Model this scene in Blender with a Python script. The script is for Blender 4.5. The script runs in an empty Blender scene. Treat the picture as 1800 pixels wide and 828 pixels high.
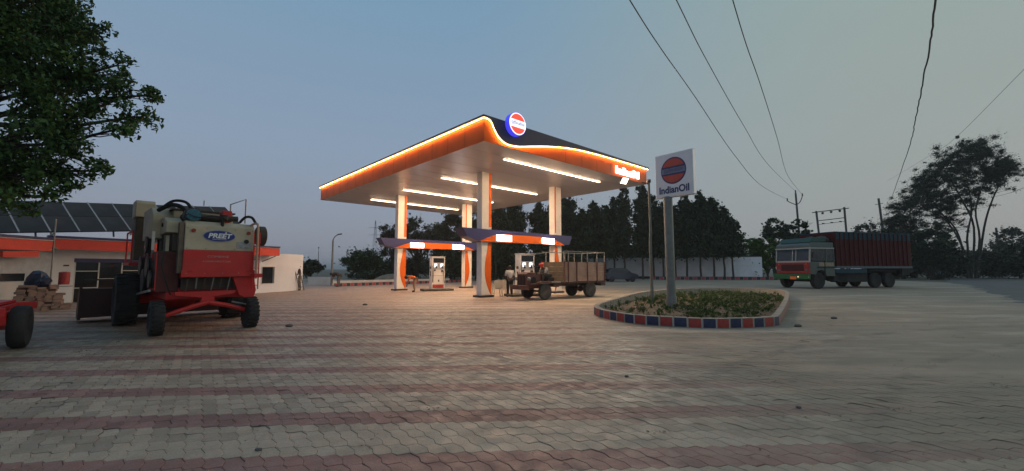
import bpy, bmesh, math, random
import numpy as np
from math import sin, cos, pi, radians, atan2, sqrt
from mathutils import Vector, Matrix, Euler

# ------------------------------------------------------------------ camera, sky, sun, exposure
scene = bpy.context.scene
C = scene.collection
cam_d = bpy.data.cameras.new('camera')
cam = bpy.data.objects.new('camera', cam_d)
C.objects.link(cam)
cam_d.sensor_width = 36.0
cam_d.lens = 14.507
cam_d.clip_start = 0.05
cam_d.clip_end = 6000
cam.location = (0, 0, 1.5)
cam.rotation_euler = (radians(90 + 4.628), 0, 0)
scene.camera = cam
scene.view_settings.view_transform = 'Standard'
scene.view_settings.look = 'None'
scene.view_settings.exposure = 0
scene.view_settings.gamma = 1
scene.cycles.sample_clamp_direct = 11.0
scene.cycles.sample_clamp_indirect = 8.0

SUN_EL, SUN_AZ = radians(5), radians(75)       # low dusk light from the right
world = bpy.data.worlds.new('World')
scene.world = world
world.use_nodes = True
wt = world.node_tree
for n in list(wt.nodes): wt.nodes.remove(n)
def wn(t, **k):
    n = wt.nodes.new(t)
    for a, b in k.items(): setattr(n, a, b)
    return n
out = wn('ShaderNodeOutputWorld'); bg = wn('ShaderNodeBackground')
sky = wn('ShaderNodeTexSky', sky_type='NISHITA')
sky.sun_disc = False; sky.sun_elevation = SUN_EL; sky.sun_rotation = SUN_AZ
sky.altitude = 200; sky.air_density = 1.2; sky.dust_density = 3.0; sky.ozone_density = 2.0
tc = wn('ShaderNodeTexCoord'); sep = wn('ShaderNodeSeparateXYZ')
wt.links.new(tc.outputs['Generated'], sep.inputs[0])
def ramp(stops):
    r = wn('ShaderNodeValToRGB'); e = r.color_ramp.elements
    while len(e) > 1: e.remove(e[-1])
    e[0].position = stops[0][0]; e[0].color = (*stops[0][1], 1)
    for p, c in stops[1:]:
        x = e.new(p); x.color = (*c, 1)
    return r
# dusk sky: blue overhead and to the left, hazy grey low down, greener and lighter to the right
el_l = ramp([(0.0, (.27, .285, .335)), (.08, (.278, .305, .368)), (.25, (.262, .338, .448)), (.55, (.195, .325, .46)), (1, (.13, .22, .34))])
el_r = ramp([(0.0, (.30, .315, .32)), (.08, (.325, .345, .345)), (.25, (.318, .365, .355)), (.55, (.30, .385, .36)), (1, (.25, .32, .34))])
wt.links.new(sep.outputs[2], el_l.inputs[0]); wt.links.new(sep.outputs[2], el_r.inputs[0])
mr = wn('ShaderNodeMapRange', interpolation_type='SMOOTHSTEP')
mr.inputs[1].default_value = -0.15; mr.inputs[2].default_value = 0.72
wt.links.new(sep.outputs[0], mr.inputs[0])
mx = wn('ShaderNodeMix', data_type='RGBA')
wt.links.new(mr.outputs[0], mx.inputs[0]); wt.links.new(el_l.outputs[0], mx.inputs[6]); wt.links.new(el_r.outputs[0], mx.inputs[7])
skm = wn('ShaderNodeMix', data_type='RGBA', blend_type='ADD'); skm.inputs[0].default_value = 0.004
wt.links.new(mx.outputs[2], skm.inputs[6]); wt.links.new(sky.outputs[0], skm.inputs[7])
wt.links.new(skm.outputs[2], bg.inputs[0]); bg.inputs[1].default_value = 1.0
wt.links.new(bg.outputs[0], out.inputs[0])

sd = bpy.data.lights.new('sun', 'SUN'); sd.energy = 0.25; sd.angle = radians(14); sd.color = (1, .86, .72)
so = bpy.data.objects.new('sun', sd); C.objects.link(so)
dv = Vector((sin(SUN_AZ) * cos(radians(14)), cos(SUN_AZ) * cos(radians(14)), sin(radians(14))))
so.rotation_euler = dv.to_track_quat('Z', 'Y').to_euler()

# ------------------------------------------------------------------ materials
MATS = {}
def mat(name, rgb, rough=.6, metal=0.0, var=.12, scale=6.0, dirt=0.0, dirt_rgb=(.16, .12, .085), bump=0.0, bscale=30,
        emit=None, estr=0.0, alpha=None, spec=.5, island=0.0, coat=0.0):
    if name in MATS: return MATS[name]
    m = bpy.data.materials.new(name); m.use_nodes = True
    nt = m.node_tree; b = nt.nodes['Principled BSDF']
    b.inputs['Roughness'].default_value = rough; b.inputs['Metallic'].default_value = metal
    b.inputs['Specular IOR Level'].default_value = spec; b.inputs['Coat Weight'].default_value = coat
    geo = nt.nodes.new('ShaderNodeNewGeometry'); tcn = nt.nodes.new('ShaderNodeTexCoord')
    src = tcn.outputs['Object']
    n1 = nt.nodes.new('ShaderNodeTexNoise'); n1.inputs['Scale'].default_value = scale; n1.inputs['Detail'].default_value = 6
    nt.links.new(src, n1.inputs['Vector'])
    r = nt.nodes.new('ShaderNodeMapRange'); r.inputs[1].default_value = .3; r.inputs[2].default_value = .7
    r.inputs[3].default_value = 1 - var; r.inputs[4].default_value = 1 + var
    nt.links.new(n1.outputs['Fac'], r.inputs[0])
    val = r.outputs[0]
    if island:
        ri = nt.nodes.new('ShaderNodeMapRange'); ri.inputs[3].default_value = 1 - island; ri.inputs[4].default_value = 1 + island
        nt.links.new(geo.outputs['Random Per Island'], ri.inputs[0])
        mm = nt.nodes.new('ShaderNodeMath'); mm.operation = 'MULTIPLY'
        nt.links.new(val, mm.inputs[0]); nt.links.new(ri.outputs[0], mm.inputs[1]); val = mm.outputs[0]
    vm = nt.nodes.new('ShaderNodeVectorMath'); vm.operation = 'SCALE'; vm.inputs[0].default_value = rgb
    nt.links.new(val, vm.inputs['Scale']); col = vm.outputs[0]
    if dirt > 0:
        n2 = nt.nodes.new('ShaderNodeTexNoise'); n2.inputs['Scale'].default_value = scale * .45; n2.inputs['Detail'].default_value = 9
        n2.inputs['Roughness'].default_value = .7
        nt.links.new(src, n2.inputs['Vector'])
        r2 = nt.nodes.new('ShaderNodeMapRange'); r2.inputs[1].default_value = .42; r2.inputs[2].default_value = .72
        r2.inputs[4].default_value = dirt
        nt.links.new(n2.outputs['Fac'], r2.inputs[0])
        mi = nt.nodes.new('ShaderNodeMix'); mi.data_type = 'RGBA'
        nt.links.new(r2.outputs[0], mi.inputs[0]); nt.links.new(col, mi.inputs[6]); mi.inputs[7].default_value = (*dirt_rgb, 1)
        col = mi.outputs[2]
    nt.links.new(col, b.inputs['Base Color'])
    if bump:
        n3 = nt.nodes.new('ShaderNodeTexNoise'); n3.inputs['Scale'].default_value = bscale; n3.inputs['Detail'].default_value = 5
        nt.links.new(src, n3.inputs['Vector'])
        bp = nt.nodes.new('ShaderNodeBump'); bp.inputs['Strength'].default_value = bump; bp.inputs['Distance'].default_value = .02
        nt.links.new(n3.outputs['Fac'], bp.inputs['Height']); nt.links.new(bp.outputs[0], b.inputs['Normal'])
    if emit:
        b.inputs['Emission Color'].default_value = (*emit, 1); b.inputs['Emission Strength'].default_value = estr
    if alpha is not None:
        b.inputs['Transmission Weight'].default_value = alpha
    MATS[name] = m
    return m

M_WHITE = mat('white_paint', (.62, .61, .59), .55, var=.05, scale=2, dirt=.35, dirt_rgb=(.36, .33, .29))
M_CREAM = mat('cream_cladding', (.84, .79, .70), .4, var=.06, scale=2, dirt=.3, dirt_rgb=(.5, .42, .33))
M_GREYCLAD = mat('grey_cladding', (.42, .42, .43), .4, var=.05)
M_ORANGE = mat('orange_panel', (.72, .13, .012), .45, var=.08, scale=1.5, spec=.15, dirt=.22, dirt_rgb=(.35, .12, .05))
M_NAVY = mat('navy_panel', (.035, .038, .13), .35, var=.08)
M_SOFFIT = mat('soffit_metal', (.44, .42, .44), .30, var=.03, scale=.7, spec=.5)
M_STEEL = mat('galvanised_steel', (.25, .26, .26), .45, .6, var=.15, dirt=.3)
M_DARKSTEEL = mat('dark_steel', (.05, .05, .055), .5, .4, var=.2, dirt=.3)
M_BLACK = mat('black_rubber', (.018, .018, .019), .85, var=.25, dirt=.35, dirt_rgb=(.06, .052, .045), bump=.3)
M_DUSTYRUB = mat('dusty_rubber', (.05, .045, .04), .9, var=.2, dirt=.85, dirt_rgb=(.17, .14, .11), bump=.3)
M_CONC = mat('concrete', (.22, .21, .20), .9, var=.2, scale=4, dirt=.5, bump=.3)
M_DARKGLASS = mat('dark_glass', (.012, .014, .018), .08, var=.1, spec=.7)
M_LED = mat('led_tube', (1, 1, 1), .5, emit=(1, .68, .43), estr=185)
M_LEDORANGE = mat('led_rope', (1, .8, .5), .5, emit=(1, .48, .15), estr=44)
M_LETTER = mat('lit_letter', (1, 1, 1), .5, emit=(1, .97, .95), estr=2.6)
M_PANEL_LIT = mat('lit_panel', (1, 1, 1), .5, emit=(1, .95, 1), estr=8)

# ------------------------------------------------------------------ mesh helpers
class MB:
    def __init__(s): s.v = []; s.f = []; s.m = []; s.mi = 0
    def add(s, vs, fs):
        o = len(s.v); s.v += [tuple(v) for v in vs]
        s.f += [tuple(i + o for i in f) for f in fs]; s.m += [s.mi] * len(fs); return s
    def box(s, c, d, rot=None, taper=1.0):
        x, y, z = d[0] / 2, d[1] / 2, d[2] / 2
        vs = [(-x, -y, -z), (x, -y, -z), (x, y, -z), (-x, y, -z), (-x * taper, -y * taper, z), (x * taper, -y * taper, z), (x * taper, y * taper, z), (-x * taper, y * taper, z)]
        R = (Euler(rot).to_matrix() if rot is not None else Matrix.Identity(3))
        vs = [R @ Vector(v) + Vector(c) for v in vs]
        return s.add(vs, [(0, 3, 2, 1), (4, 5, 6, 7), (0, 1, 5, 4), (1, 2, 6, 5), (2, 3, 7, 6), (3, 0, 4, 7)])
    def bb(s, x0, x1, y0, y1, z0, z1): return s.box(((x0 + x1) / 2, (y0 + y1) / 2, (z0 + z1) / 2), (abs(x1 - x0), abs(y1 - y0), abs(z1 - z0)))
    def bar(s, p, q, w=.05, h=None):
        p, q = Vector(p), Vector(q); d = q - p; h = h or w
        qt = d.to_track_quat('X', 'Z')
        vs = []
        for t in (0, d.length):
            for a, b in ((-1, -1), (1, -1), (1, 1), (-1, 1)):
                vs.append(qt @ Vector((t, a * w / 2, b * h / 2)) + p)
        return s.add(vs, [(0, 3, 2, 1), (4, 5, 6, 7), (0, 1, 5, 4), (1, 2, 6, 5), (2, 3, 7, 6), (3, 0, 4, 7)])
    def tube(s, pts, r, n=8, cap=True):
        pts = [Vector(p) for p in pts]
        rs = r if isinstance(r, (list, tuple)) else [r] * len(pts)
        vs = []; fs = []
        pu = None
        for i, p in enumerate(pts):
            d = (pts[min(i + 1, len(pts) - 1)] - pts[max(i - 1, 0)]).normalized()
            if pu is None:
                pu = d.orthogonal().normalized()
            else:
                pu = (pu - d * pu.dot(d)).normalized()
            w = d.cross(pu)
            for k in range(n):
                a = 2 * pi * k / n
                vs.append(p + (pu * cos(a) + w * sin(a)) * rs[i])
        for i in range(len(pts) - 1):
            for k in range(n):
                fs.append((i * n + k, i * n + (k + 1) % n, (i + 1) * n + (k + 1) % n, (i + 1) * n + k))
        if cap:
            fs.append(tuple(range(n))[::-1]); fs.append(tuple(range((len(pts) - 1) * n, len(pts) * n)))
        return s.add(vs, fs)
    def lathe(s, prof, axis='z', c=(0, 0, 0), n=20):
        """prof list of (r, h); axis direction"""
        vs = []; fs = []; c = Vector(c)
        for r, h in prof:
            for k in range(n):
                a = 2 * pi * k / n; u, w = r * cos(a), r * sin(a)
                v = {'z': (u, w, h), 'x': (h, u, w), 'y': (w, h, u)}[axis]
                vs.append(Vector(v) + c)
        for i in range(len(prof) - 1):
            for k in range(n):
                fs.append((i * n + k, i * n + (k + 1) % n, (i + 1) * n + (k + 1) % n, (i + 1) * n + k))
        fs.append(tuple(range(n))[::-1]); fs.append(tuple(range((len(prof) - 1) * n, len(prof) * n)))
        return s.add(vs, fs)
    def prism(s, poly, a, b, plane='xz'):
        """poly 2-D extruded along the third axis from a to b"""
        def P(u, w, t): return {'xz': (u, t, w), 'xy': (u, w, t), 'yz': (t, u, w)}[plane]
        n = len(poly)
        vs = [P(u, w, a) for u, w in poly] + [P(u, w, b) for u, w in poly]
        fs = [tuple(range(n)), tuple(range(2 * n - 1, n - 1, -1))] + [(i, n + i, n + (i + 1) % n, (i + 1) % n) for i in range(n)]
        return s.add(vs, fs)
    def sphere(s, c, r, n=10, sc=(1, 1, 1)):
        prof = []
        vs = [(c[0], c[1], c[2] - r * sc[2])]; fs = []
        m = n // 2 + 1
        for i in range(1, m):
            t = pi * i / m
            for k in range(n):
                a = 2 * pi * k / n
                vs.append((c[0] + r * sc[0] * sin(t) * cos(a), c[1] + r * sc[1] * sin(t) * sin(a), c[2] - r * sc[2] * cos(t)))
        vs.append((c[0], c[1], c[2] + r * sc[2])); L = len(vs) - 1
        for k in range(n): fs.append((0, 1 + (k + 1) % n, 1 + k)); fs.append((L, L - n + k, L - n + (k + 1) % n))
        for i in range(m - 2):
            for k in range(n):
                a = 1 + i * n
                fs.append((a + k, a + (k + 1) % n, a + n + (k + 1) % n, a + n + k))
        return s.add(vs, fs)
    def mesh(s, name, mats, smooth=False):
        me = bpy.data.meshes.new(name)
        me.from_pydata(s.v, [], s.f)
        for m in (mats if isinstance(mats, (list, tuple)) else [mats]): me.materials.append(m)
        if any(s.m): me.polygons.foreach_set('material_index', s.m)
        bm = bmesh.new(); bm.from_mesh(me); bmesh.ops.recalc_face_normals(bm, faces=bm.faces); bm.to_mesh(me); bm.free()
        if smooth: me.shade_smooth(); me.set_sharp_from_angle(angle=radians(38))
        me.update()
        return me
    def build(s, name, mats, parent=None, smooth=False, bevel=0.0, loc=None, rot=None):
        o = bpy.data.objects.new(name, s.mesh(name, mats, smooth)); C.objects.link(o)
        if parent is not None: o.parent = parent
        if loc is not None: o.location = loc
        if rot is not None: o.rotation_euler = rot
        if bevel:
            md = o.modifiers.new('bevel', 'BEVEL'); md.width = bevel; md.segments = 2; md.limit_method = 'ANGLE'; md.angle_limit = radians(40)
        return o

def tag(o, label=None, cat=None, group=None, kind=None):
    if label: o['label'] = label
    if cat: o['category'] = cat
    if group: o['group'] = group
    if kind: o['kind'] = kind
    return o
def empty(name, loc, rz=0.0, label=None, cat=None, group=None):
    o = bpy.data.objects.new(name, None); C.objects.link(o); o.location = loc; o.rotation_euler = (0, 0, rz)
    o.empty_display_size = .3
    return tag(o, label, cat, group)
def inst(name, me, parent=None, loc=(0, 0, 0), rot=(0, 0, 0), sc=None):
    o = bpy.data.objects.new(name, me); C.objects.link(o); o.parent = parent; o.location = loc; o.rotation_euler = rot
    if sc: o.scale = sc
    return o
def copy_tree(o, parent=None):
    c = o.copy(); C.objects.link(c)
    if parent is not None: c.parent = parent
    for ch in [x for x in bpy.data.objects if x.parent == o]: copy_tree(ch, c)
    return c
def text_mesh(name, body, size, mat_, parent, loc, rot, depth=.01, align='CENTER', bold=0.0, width=None, shear=0.0):
    cu = bpy.data.curves.new('txt', 'FONT'); cu.body = body; cu.size = size; cu.extrude = depth; cu.align_x = align; cu.align_y = 'CENTER'
    cu.offset = bold; cu.shear = shear; cu.resolution_u = 3
    t = bpy.data.objects.new('txt', cu); C.objects.link(t)
    dg = bpy.context.evaluated_depsgraph_get(); dg.update()
    me = bpy.data.meshes.new_from_object(t.evaluated_get(dg)); me.name = name
    bpy.data.objects.remove(t); bpy.data.curves.remove(cu)
    me.materials.clear(); me.materials.append(mat_)
    o = bpy.data.objects.new(name, me); C.objects.link(o); o.parent = parent; o.location = loc; o.rotation_euler = rot
    if width:
        xs = [v.co.x for v in me.vertices]; k = width / max(1e-6, max(xs) - min(xs)); o.scale = (k, 1, 1)
    return o
def crom(pts, n=8, closed=False):
    pts = [Vector(p) for p in pts]; res = []; N = len(pts)
    rng = range(N if closed else N - 1)
    for i in rng:
        g = (lambda k: pts[k % N]) if closed else (lambda k: pts[max(0, min(N - 1, k))])
        p0, p1, p2, p3 = g(i - 1), g(i), g(i + 1), g(i + 2)
        for j in range(n):
            t = j / n
            res.append(.5 * ((2 * p1) + (p2 - p0) * t + (2 * p0 - 5 * p1 + 4 * p2 - p3) * t * t + (3 * p1 - p0 - 3 * p2 + p3) * t ** 3))
    if not closed: res.append(pts[-1])
    return res

rnd = random.Random(7)
NR = np.random.RandomState(11)

# ------------------------------------------------------------------ ground
PITCH = .17; ROT = radians(3.0); Y0 = 3.30
def ground_mat(name, kind):
    """kind: red / grey / auto (stripes read from world position) / dirt"""
    m = bpy.data.materials.new(name); m.use_nodes = True
    nt = m.node_tree; b = nt.nodes['Principled BSDF']; L = nt.links.new
    def N(t, **k):
        n = nt.nodes.new(t)
        for a, v in k.items(): setattr(n, a, v)
        return n
    geo = N('ShaderNodeNewGeometry'); pos = geo.outputs['Position']
    sp = N('ShaderNodeSeparateXYZ'); L(pos, sp.inputs[0])
    def math_(op, a, c=None, clamp=False):
        n = N('ShaderNodeMath', operation=op, use_clamp=clamp)
        for i, v in enumerate((a, c)):
            if v is None: continue
            if isinstance(v, (int, float)): n.inputs[i].default_value = v
            else: L(v, n.inputs[i])
        return n.outputs[0]
    def noise(scale, detail=6, rough=.6, vec=None):
        n = N('ShaderNodeTexNoise'); n.inputs['Scale'].default_value = scale; n.inputs['Detail'].default_value = detail
        n.inputs['Roughness'].default_value = rough; L(vec or pos, n.inputs['Vector']); return n.outputs['Fac']
    def mrange(v, a, c, d=0., e=1., smooth=True):
        n = N('ShaderNodeMapRange'); n.interpolation_type = 'SMOOTHSTEP' if smooth else 'LINEAR'
        for i, q in zip((1, 2, 3, 4), (a, c, d, e)): n.inputs[i].default_value = q
        L(v, n.inputs[0]); return n.outputs[0]
    def mix(f, a, c):
        n = N('ShaderNodeMix', data_type='RGBA')
        if isinstance(f, (int, float)): n.inputs[0].default_value = f
        else: L(f, n.inputs[0])
        for i, v in ((6, a), (7, c)):
            if isinstance(v, tuple): n.inputs[i].default_value = (*v, 1)
            else: L(v, n.inputs[i])
        return n.outputs[2]
    RED, GREY = (.285, .146, .118), (.395, .305, .222)
    if kind == 'auto':
        yr = math_('SUBTRACT', math_('MULTIPLY', sp.outputs[1], cos(ROT)), math_('MULTIPLY', sp.outputs[0], sin(ROT)))
        saw = math_('MULTIPLY', math_('PINGPONG', math_('DIVIDE', sp.outputs[0], PITCH * 1.0), .5), .10)
        row = math_('MODULO', math_('ADD', math_('SUBTRACT', math_('ADD', yr, saw), Y0 + .05), 102.0), 1.02)
        red = math_('MULTIPLY', math_('GREATER_THAN', row, 0.0), math_('LESS_THAN', row, .34))
        base = mix(red, GREY, RED)
    elif kind == 'dirt': base = mix(noise(.5), (.20, .17, .13), (.26, .22, .165))
    else: base = (RED if kind == 'red' else GREY)
    # block-to-block tone
    tone = mrange(geo.outputs['Random Per Island'], 0, 1, .80, 1.17, False)
    if kind == 'auto': tone = mrange(noise(7, 3), .3, .7, .88, 1.1)
    odd = mrange(geo.outputs['Random Per Island'], .972, .975, 1.0, .70) if kind != 'auto' else 1.0
    tone = math_('MULTIPLY', tone, odd)
    grain = mrange(noise(90, 4), .3, .7, .82, 1.16)
    blot = mrange(noise(1.3, 7, .65), .3, .72, .80, 1.17)
    k = math_('MULTIPLY', math_('MULTIPLY', tone, grain), blot)
    vs = N('ShaderNodeVectorMath', operation='SCALE')
    if isinstance(base, tuple): vs.inputs[0].default_value = base
    else: L(base, vs.inputs[0])
    L(k, vs.inputs['Scale']); col = vs.outputs[0]
    # sandy dust spread over the blocks, thicker to the right and further out, in drifts
    mp = N('ShaderNodeMapping'); mp.inputs['Scale'].default_value = (.22, 1.0, 1); mp.inputs['Rotation'].default_value = (0, 0, .08); L(pos, mp.inputs['Vector'])
    dn = noise(1.1, 8, .68, mp.outputs[0])
    bias = math_('ADD', math_('MULTIPLY', sp.outputs[0], .11), math_('MULTIPLY', sp.outputs[1], .012))
    dust = mrange(math_('ADD', math_('ADD', dn, bias), -.72), -.10, .34, 0, .92)
    far = mrange(sp.outputs[1], 9, 24, 0, .55)
    dust = math_('MAXIMUM', dust, math_('MULTIPLY', far, mrange(dn, .3, .6, .6, 1.0)))
    dcol = mix(mrange(noise(.9, 6, .7, mp.outputs[0]), .40, .66), (.26, .205, .145), (.50, .365, .255))
    dcol = mix(mrange(sp.outputs[0], 1, 9, 0, .55), dcol, (.27, .25, .195))
    dcol = mix(mrange(sp.outputs[0], -2, -9, 0, .6), dcol, (.34, .235, .165))
    col = mix(dust, col, dcol)
    mp2 = N('ShaderNodeMapping'); mp2.inputs['Scale'].default_value = (.30, 1.0, 1); L(pos, mp2.inputs['Vector'])
    drift = mrange(noise(.55, 8, .72, mp2.outputs[0]), .50, .60)
    side_ = mrange(sp.outputs[0], 1.0, 5.0); depth_ = mrange(sp.outputs[1], 6.0, 9.0)
    col = mix(math_('MULTIPLY', math_('MULTIPLY', drift, math_('MULTIPLY', side_, depth_)), .55), col, (.50, .43, .34))
    # oil-dark traffic patches and pale scuffs
    oil = mrange(noise(.33, 5, .6), .56, .72, 0, .42)
    col = mix(oil, col, (.15, .135, .105))
    oil2 = mrange(noise(1.7, 7, .7), .62, .70, 0, .45)
    col = mix(oil2, col, (.13, .115, .09))
    # curved tyre tracks rubbed into the paving
    def track(cx, cy, r, w):
        vd = N('ShaderNodeVectorMath', operation='DISTANCE'); L(pos, vd.inputs[0]); vd.inputs[1].default_value = (cx, cy, 0)
        dd = math_('ABSOLUTE', math_('SUBTRACT', vd.outputs['Value'], r)); return mrange(dd, w, w * .3, 0, 1)
    tk = math_('MAXIMUM', math_('MAXIMUM', track(16, -8, 17.4, .16), track(16, -8, 19.2, .16)), math_('MAXIMUM', track(-22, -4, 24.5, .15), track(-22, -4, 26.1, .15)))
    col = mix(math_('MULTIPLY', tk, mrange(noise(2.2, 6, .6), .38, .62, 0, .42)), col, (.12, .105, .09))
    shade_dirt = math_('MULTIPLY', mrange(sp.outputs[0], -5.5, -9.5), mrange(sp.outputs[1], 13, 9))  # dirty soil under the left tree, with the tree's shade painted in too
    col = mix(math_('MULTIPLY', shade_dirt, mrange(noise(.8, 7, .65), .35, .6, .25, .8)), col, (.13, .125, .09))
    scuff = mrange(noise(3.4, 9, .75), .66, .74, 0, .38)
    col = mix(scuff, col, (.50, .44, .36))
    L(col, b.inputs['Base Color'])
    rg = mrange(noise(5, 5), .3, .7, .42, .72); rg = math_('MAXIMUM', rg, math_('MULTIPLY', dust, .86)); L(rg, b.inputs['Roughness'])
    b.inputs['Specular IOR Level'].default_value = .42
    bp = N('ShaderNodeBump'); bp.inputs['Strength'].default_value = .55; bp.inputs['Distance'].default_value = .006
    L(math_('ADD', noise(28, 6), math_('MULTIPLY', noise(6, 4), 2.0)), bp.inputs['Height']); L(bp.outputs[0], b.inputs['Normal'])
    return m
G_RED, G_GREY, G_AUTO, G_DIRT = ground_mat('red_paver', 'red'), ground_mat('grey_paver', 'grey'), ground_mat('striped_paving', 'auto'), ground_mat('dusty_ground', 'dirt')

g = MB(); g.add([(-3500, -600, -.06), (3500, -600, -.06), (3500, 5500, -.06), (-3500, 5500, -.06)], [(0, 1, 2, 3)])
tag(g.build('ground', mat('earth', (.13, .12, .085), .95, var=.3, scale=.05, dirt=.5)), kind='structure')
fc = MB()
FY = 16.0
fc.add([(-45, -6, -.012), (9, -6, -.012), (26, 14, -.012), (48, 44, -.012), (50, 62, -.012), (-40, 62, -.012)], [(0, 1, 2, 3, 4, 5)])
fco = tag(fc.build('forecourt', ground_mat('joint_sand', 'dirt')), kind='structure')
# far paved sheet, flush with the blocks' tops where they stop
fs = MB(); fs.add([(-45, FY, -.004), (27.5, FY, -.004), (48, 44, -.004), (50, 62, -.004), (-40, 62, -.004)], [(0, 1, 2, 3, 4)])
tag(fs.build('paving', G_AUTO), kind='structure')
# asphalt road running off to the right
rd = MB(); du = Vector((.69, .724)); dn_ = Vector((.724, -.69))
def rp(a, t, z): p = du * t + dn_ * a; return (p.x, p.y, z)
er_ = random.Random(31)
edge = [(-30, 3.3)] + [(t * 1.1, 3.3 + er_.uniform(-.32, .32) + .25 * sin(t * .37)) for t in range(2, 90)] + [(900, 3.3)]
rd.v = [rp(a, t, -.001) for t, a in edge] + [rp(20.5, t, -.001) for t, a in edge]; ne = len(edge)
rd.f = [(i_, ne + i_, ne + i_ + 1, i_ + 1) for i_ in range(ne - 1)]; rd.m = [0] * (ne - 1)
tag(rd.build('road', mat('asphalt', (.098, .106, .105), .8, var=.22, scale=.5, dirt=.35, dirt_rgb=(.16, .155, .14), bump=.3)), kind='structure')
# sand washed over the blocks between the planter and the road, with a ragged rim
sr_ = random.Random(41)
rim = [(3.9, 6.3), (5.2, 7.6), (6.9, 8.9), (8.2, 10.3), (9.6, 12.6), (11.6, 15.5), (13.8, 18.9), (15.8, 21.8), (16.4, 24.6), (14.4, 27.2), (9.5, 28.2), (11, 33), (18, 40), (30, 44), (44.5, 43.5)]
rim += [((3.9 + .69 * y_) / .724, y_) for y_ in (40, 34, 28, 22, 17, 13, 10, 7.5, 5.6)] + [(7.4, 5.1), (5.4, 5.7)]
rimc = [Vector((p.x + sr_.gauss(0, .10) * min(3, p.y / 8), p.y + sr_.gauss(0, .05) * min(4, p.y / 6), -.004)) for p in crom([(a, b_, 0) for a, b_ in rim], 9, True)]
rx_ = np.array([p.x for p in rimc]); ry_ = np.array([p.y for p in rimc])
def in_rim(x, y):
    x2, y2 = np.roll(rx_, -1), np.roll(ry_, -1)
    m_ = ((ry_ > y) != (y2 > y)) & (x < (x2 - rx_) * (y - ry_) / (y2 - ry_ + 1e-12) + rx_)
    return m_.sum() % 2 == 1
sdm = MB(); G_ = .4; nx_, ny_ = 110, 102; idx_ = {}
for iy in range(ny_):
    for ix in range(nx_):
        x = 3.2 + ix * G_; y = 4.6 + iy * G_; d_ = float(np.sqrt(((rx_ - x) ** 2 + (ry_ - y) ** 2).min())) * (1 if in_rim(x, y) else -1)
        if d_ < -.8: continue
        idx_[(ix, iy)] = len(sdm.v); sdm.v.append((x, y, max(-.009, min(.0045, -.004 + d_ * .009 + sr_.gauss(0, .0012)))))
for (ix, iy) in idx_:
    q4 = [(ix, iy), (ix + 1, iy), (ix + 1, iy + 1), (ix, iy + 1)]
    if all(k_ in idx_ for k_ in q4): sdm.f.append(tuple(idx_[k_] for k_ in q4))
sdm.m = [0] * len(sdm.f)
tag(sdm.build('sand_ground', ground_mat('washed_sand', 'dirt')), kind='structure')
rs = MB(); rs.add([rp(20.5, -30, -.03), rp(60, -30, -.03), rp(60, 900, -.03), rp(20.5, 900, -.03)], [(0, 1, 2, 3)])
tag(rs.build('verge', mat('verge_earth', (.085, .085, .05), .95, var=.3, scale=.6, dirt=.5)), kind='structure')

# interlocking zigzag pavers: real blocks near the camera
P = PITCH
PA, SH = .150, -.115
outline = [(0, 0), (.052, -.034), (PA, 0), (PA - .028, .085), (PA + SH, P), (.052 + SH, P - .034), (SH, P), (-.028, .085)]
cx_, cy_ = sum(p[0] for p in outline) / 8, sum(p[1] for p in outline) / 8
def shrink(d):
    n = len(outline); r = []
    for i in range(n):
        a, b_, c_ = Vector(outline[i - 1]), Vector(outline[i]), Vector(outline[(i + 1) % n])
        e1_ = (b_ - a).normalized(); e2_ = (c_ - b_).normalized()
        n1 = Vector((-e1_.y, e1_.x)); n2 = Vector((-e2_.y, e2_.x))
        k = (n1 + n2); k = k / max(.35, k.dot(n1)) if k.length > 1e-6 else n1
        r.append(b_ + k * d)
    return [(p.x - cx_, p.y - cy_) for p in r]
O1, O2 = shrink(.0012), shrink(.0045)
block_v = [(x, y, -.02) for x, y in O1] + [(x, y, -.0022) for x, y in O1] + [(x, y, 0) for x, y in O2]
block_f = [tuple(range(16, 24))] + [(8 + i, 8 + (i + 1) % 8, 16 + (i + 1) % 8, 16 + i) for i in range(8)] + [(i, (i + 1) % 8, 8 + (i + 1) % 8, 8 + i) for i in range(8)]
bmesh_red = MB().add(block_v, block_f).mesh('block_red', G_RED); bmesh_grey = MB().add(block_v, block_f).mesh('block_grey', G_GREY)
cells = []
for r in range(-8, int((FY + 1) / P)):
    for c in range(-190, 190):
        lx = (c + round(r * -SH / PA)) * PA + r * SH + cx_; ly = Y0 + r * P
        x = lx * cos(ROT) - ly * sin(ROT) + .18; y = lx * sin(ROT) + ly * cos(ROT)
        if y < 2.0 or y > FY + .02 or abs(x) > 1.38 * y + .7: continue
        if x > 9 + (y + 6) * .82: continue
        cells.append((y + abs(x) * .2, x, y, r % 6 in (0, 1)))
vis = sorted([c for c in cells if c[2] > 2.95 and abs(c[1]) < 1.25 * c[2]])
nearset = set((c[1], c[2]) for c in vis[:300])
jr = random.Random(3)
stuffs = {True: MB(), False: MB()}
sv = {True: [], False: []}; sf = {True: [], False: []}
for key, x, y, red in cells:
    dz = jr.uniform(-.0020, .0018); tx, ty = jr.gauss(0, .009), jr.gauss(0, .009); rz = ROT + jr.uniform(-.012, .012)
    if jr.random() < .03: dz -= .005; tx += jr.uniform(-.02, .02)
    if (x, y) in nearset:
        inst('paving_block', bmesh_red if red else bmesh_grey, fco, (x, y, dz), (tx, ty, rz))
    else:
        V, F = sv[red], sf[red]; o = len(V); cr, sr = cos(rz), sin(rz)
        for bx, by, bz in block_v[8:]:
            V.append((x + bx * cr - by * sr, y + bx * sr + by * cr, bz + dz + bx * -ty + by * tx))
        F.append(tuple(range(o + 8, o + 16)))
        F += [(o + i, o + (i + 1) % 8, o + 8 + (i + 1) % 8, o + 8 + i) for i in range(8)]
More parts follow.
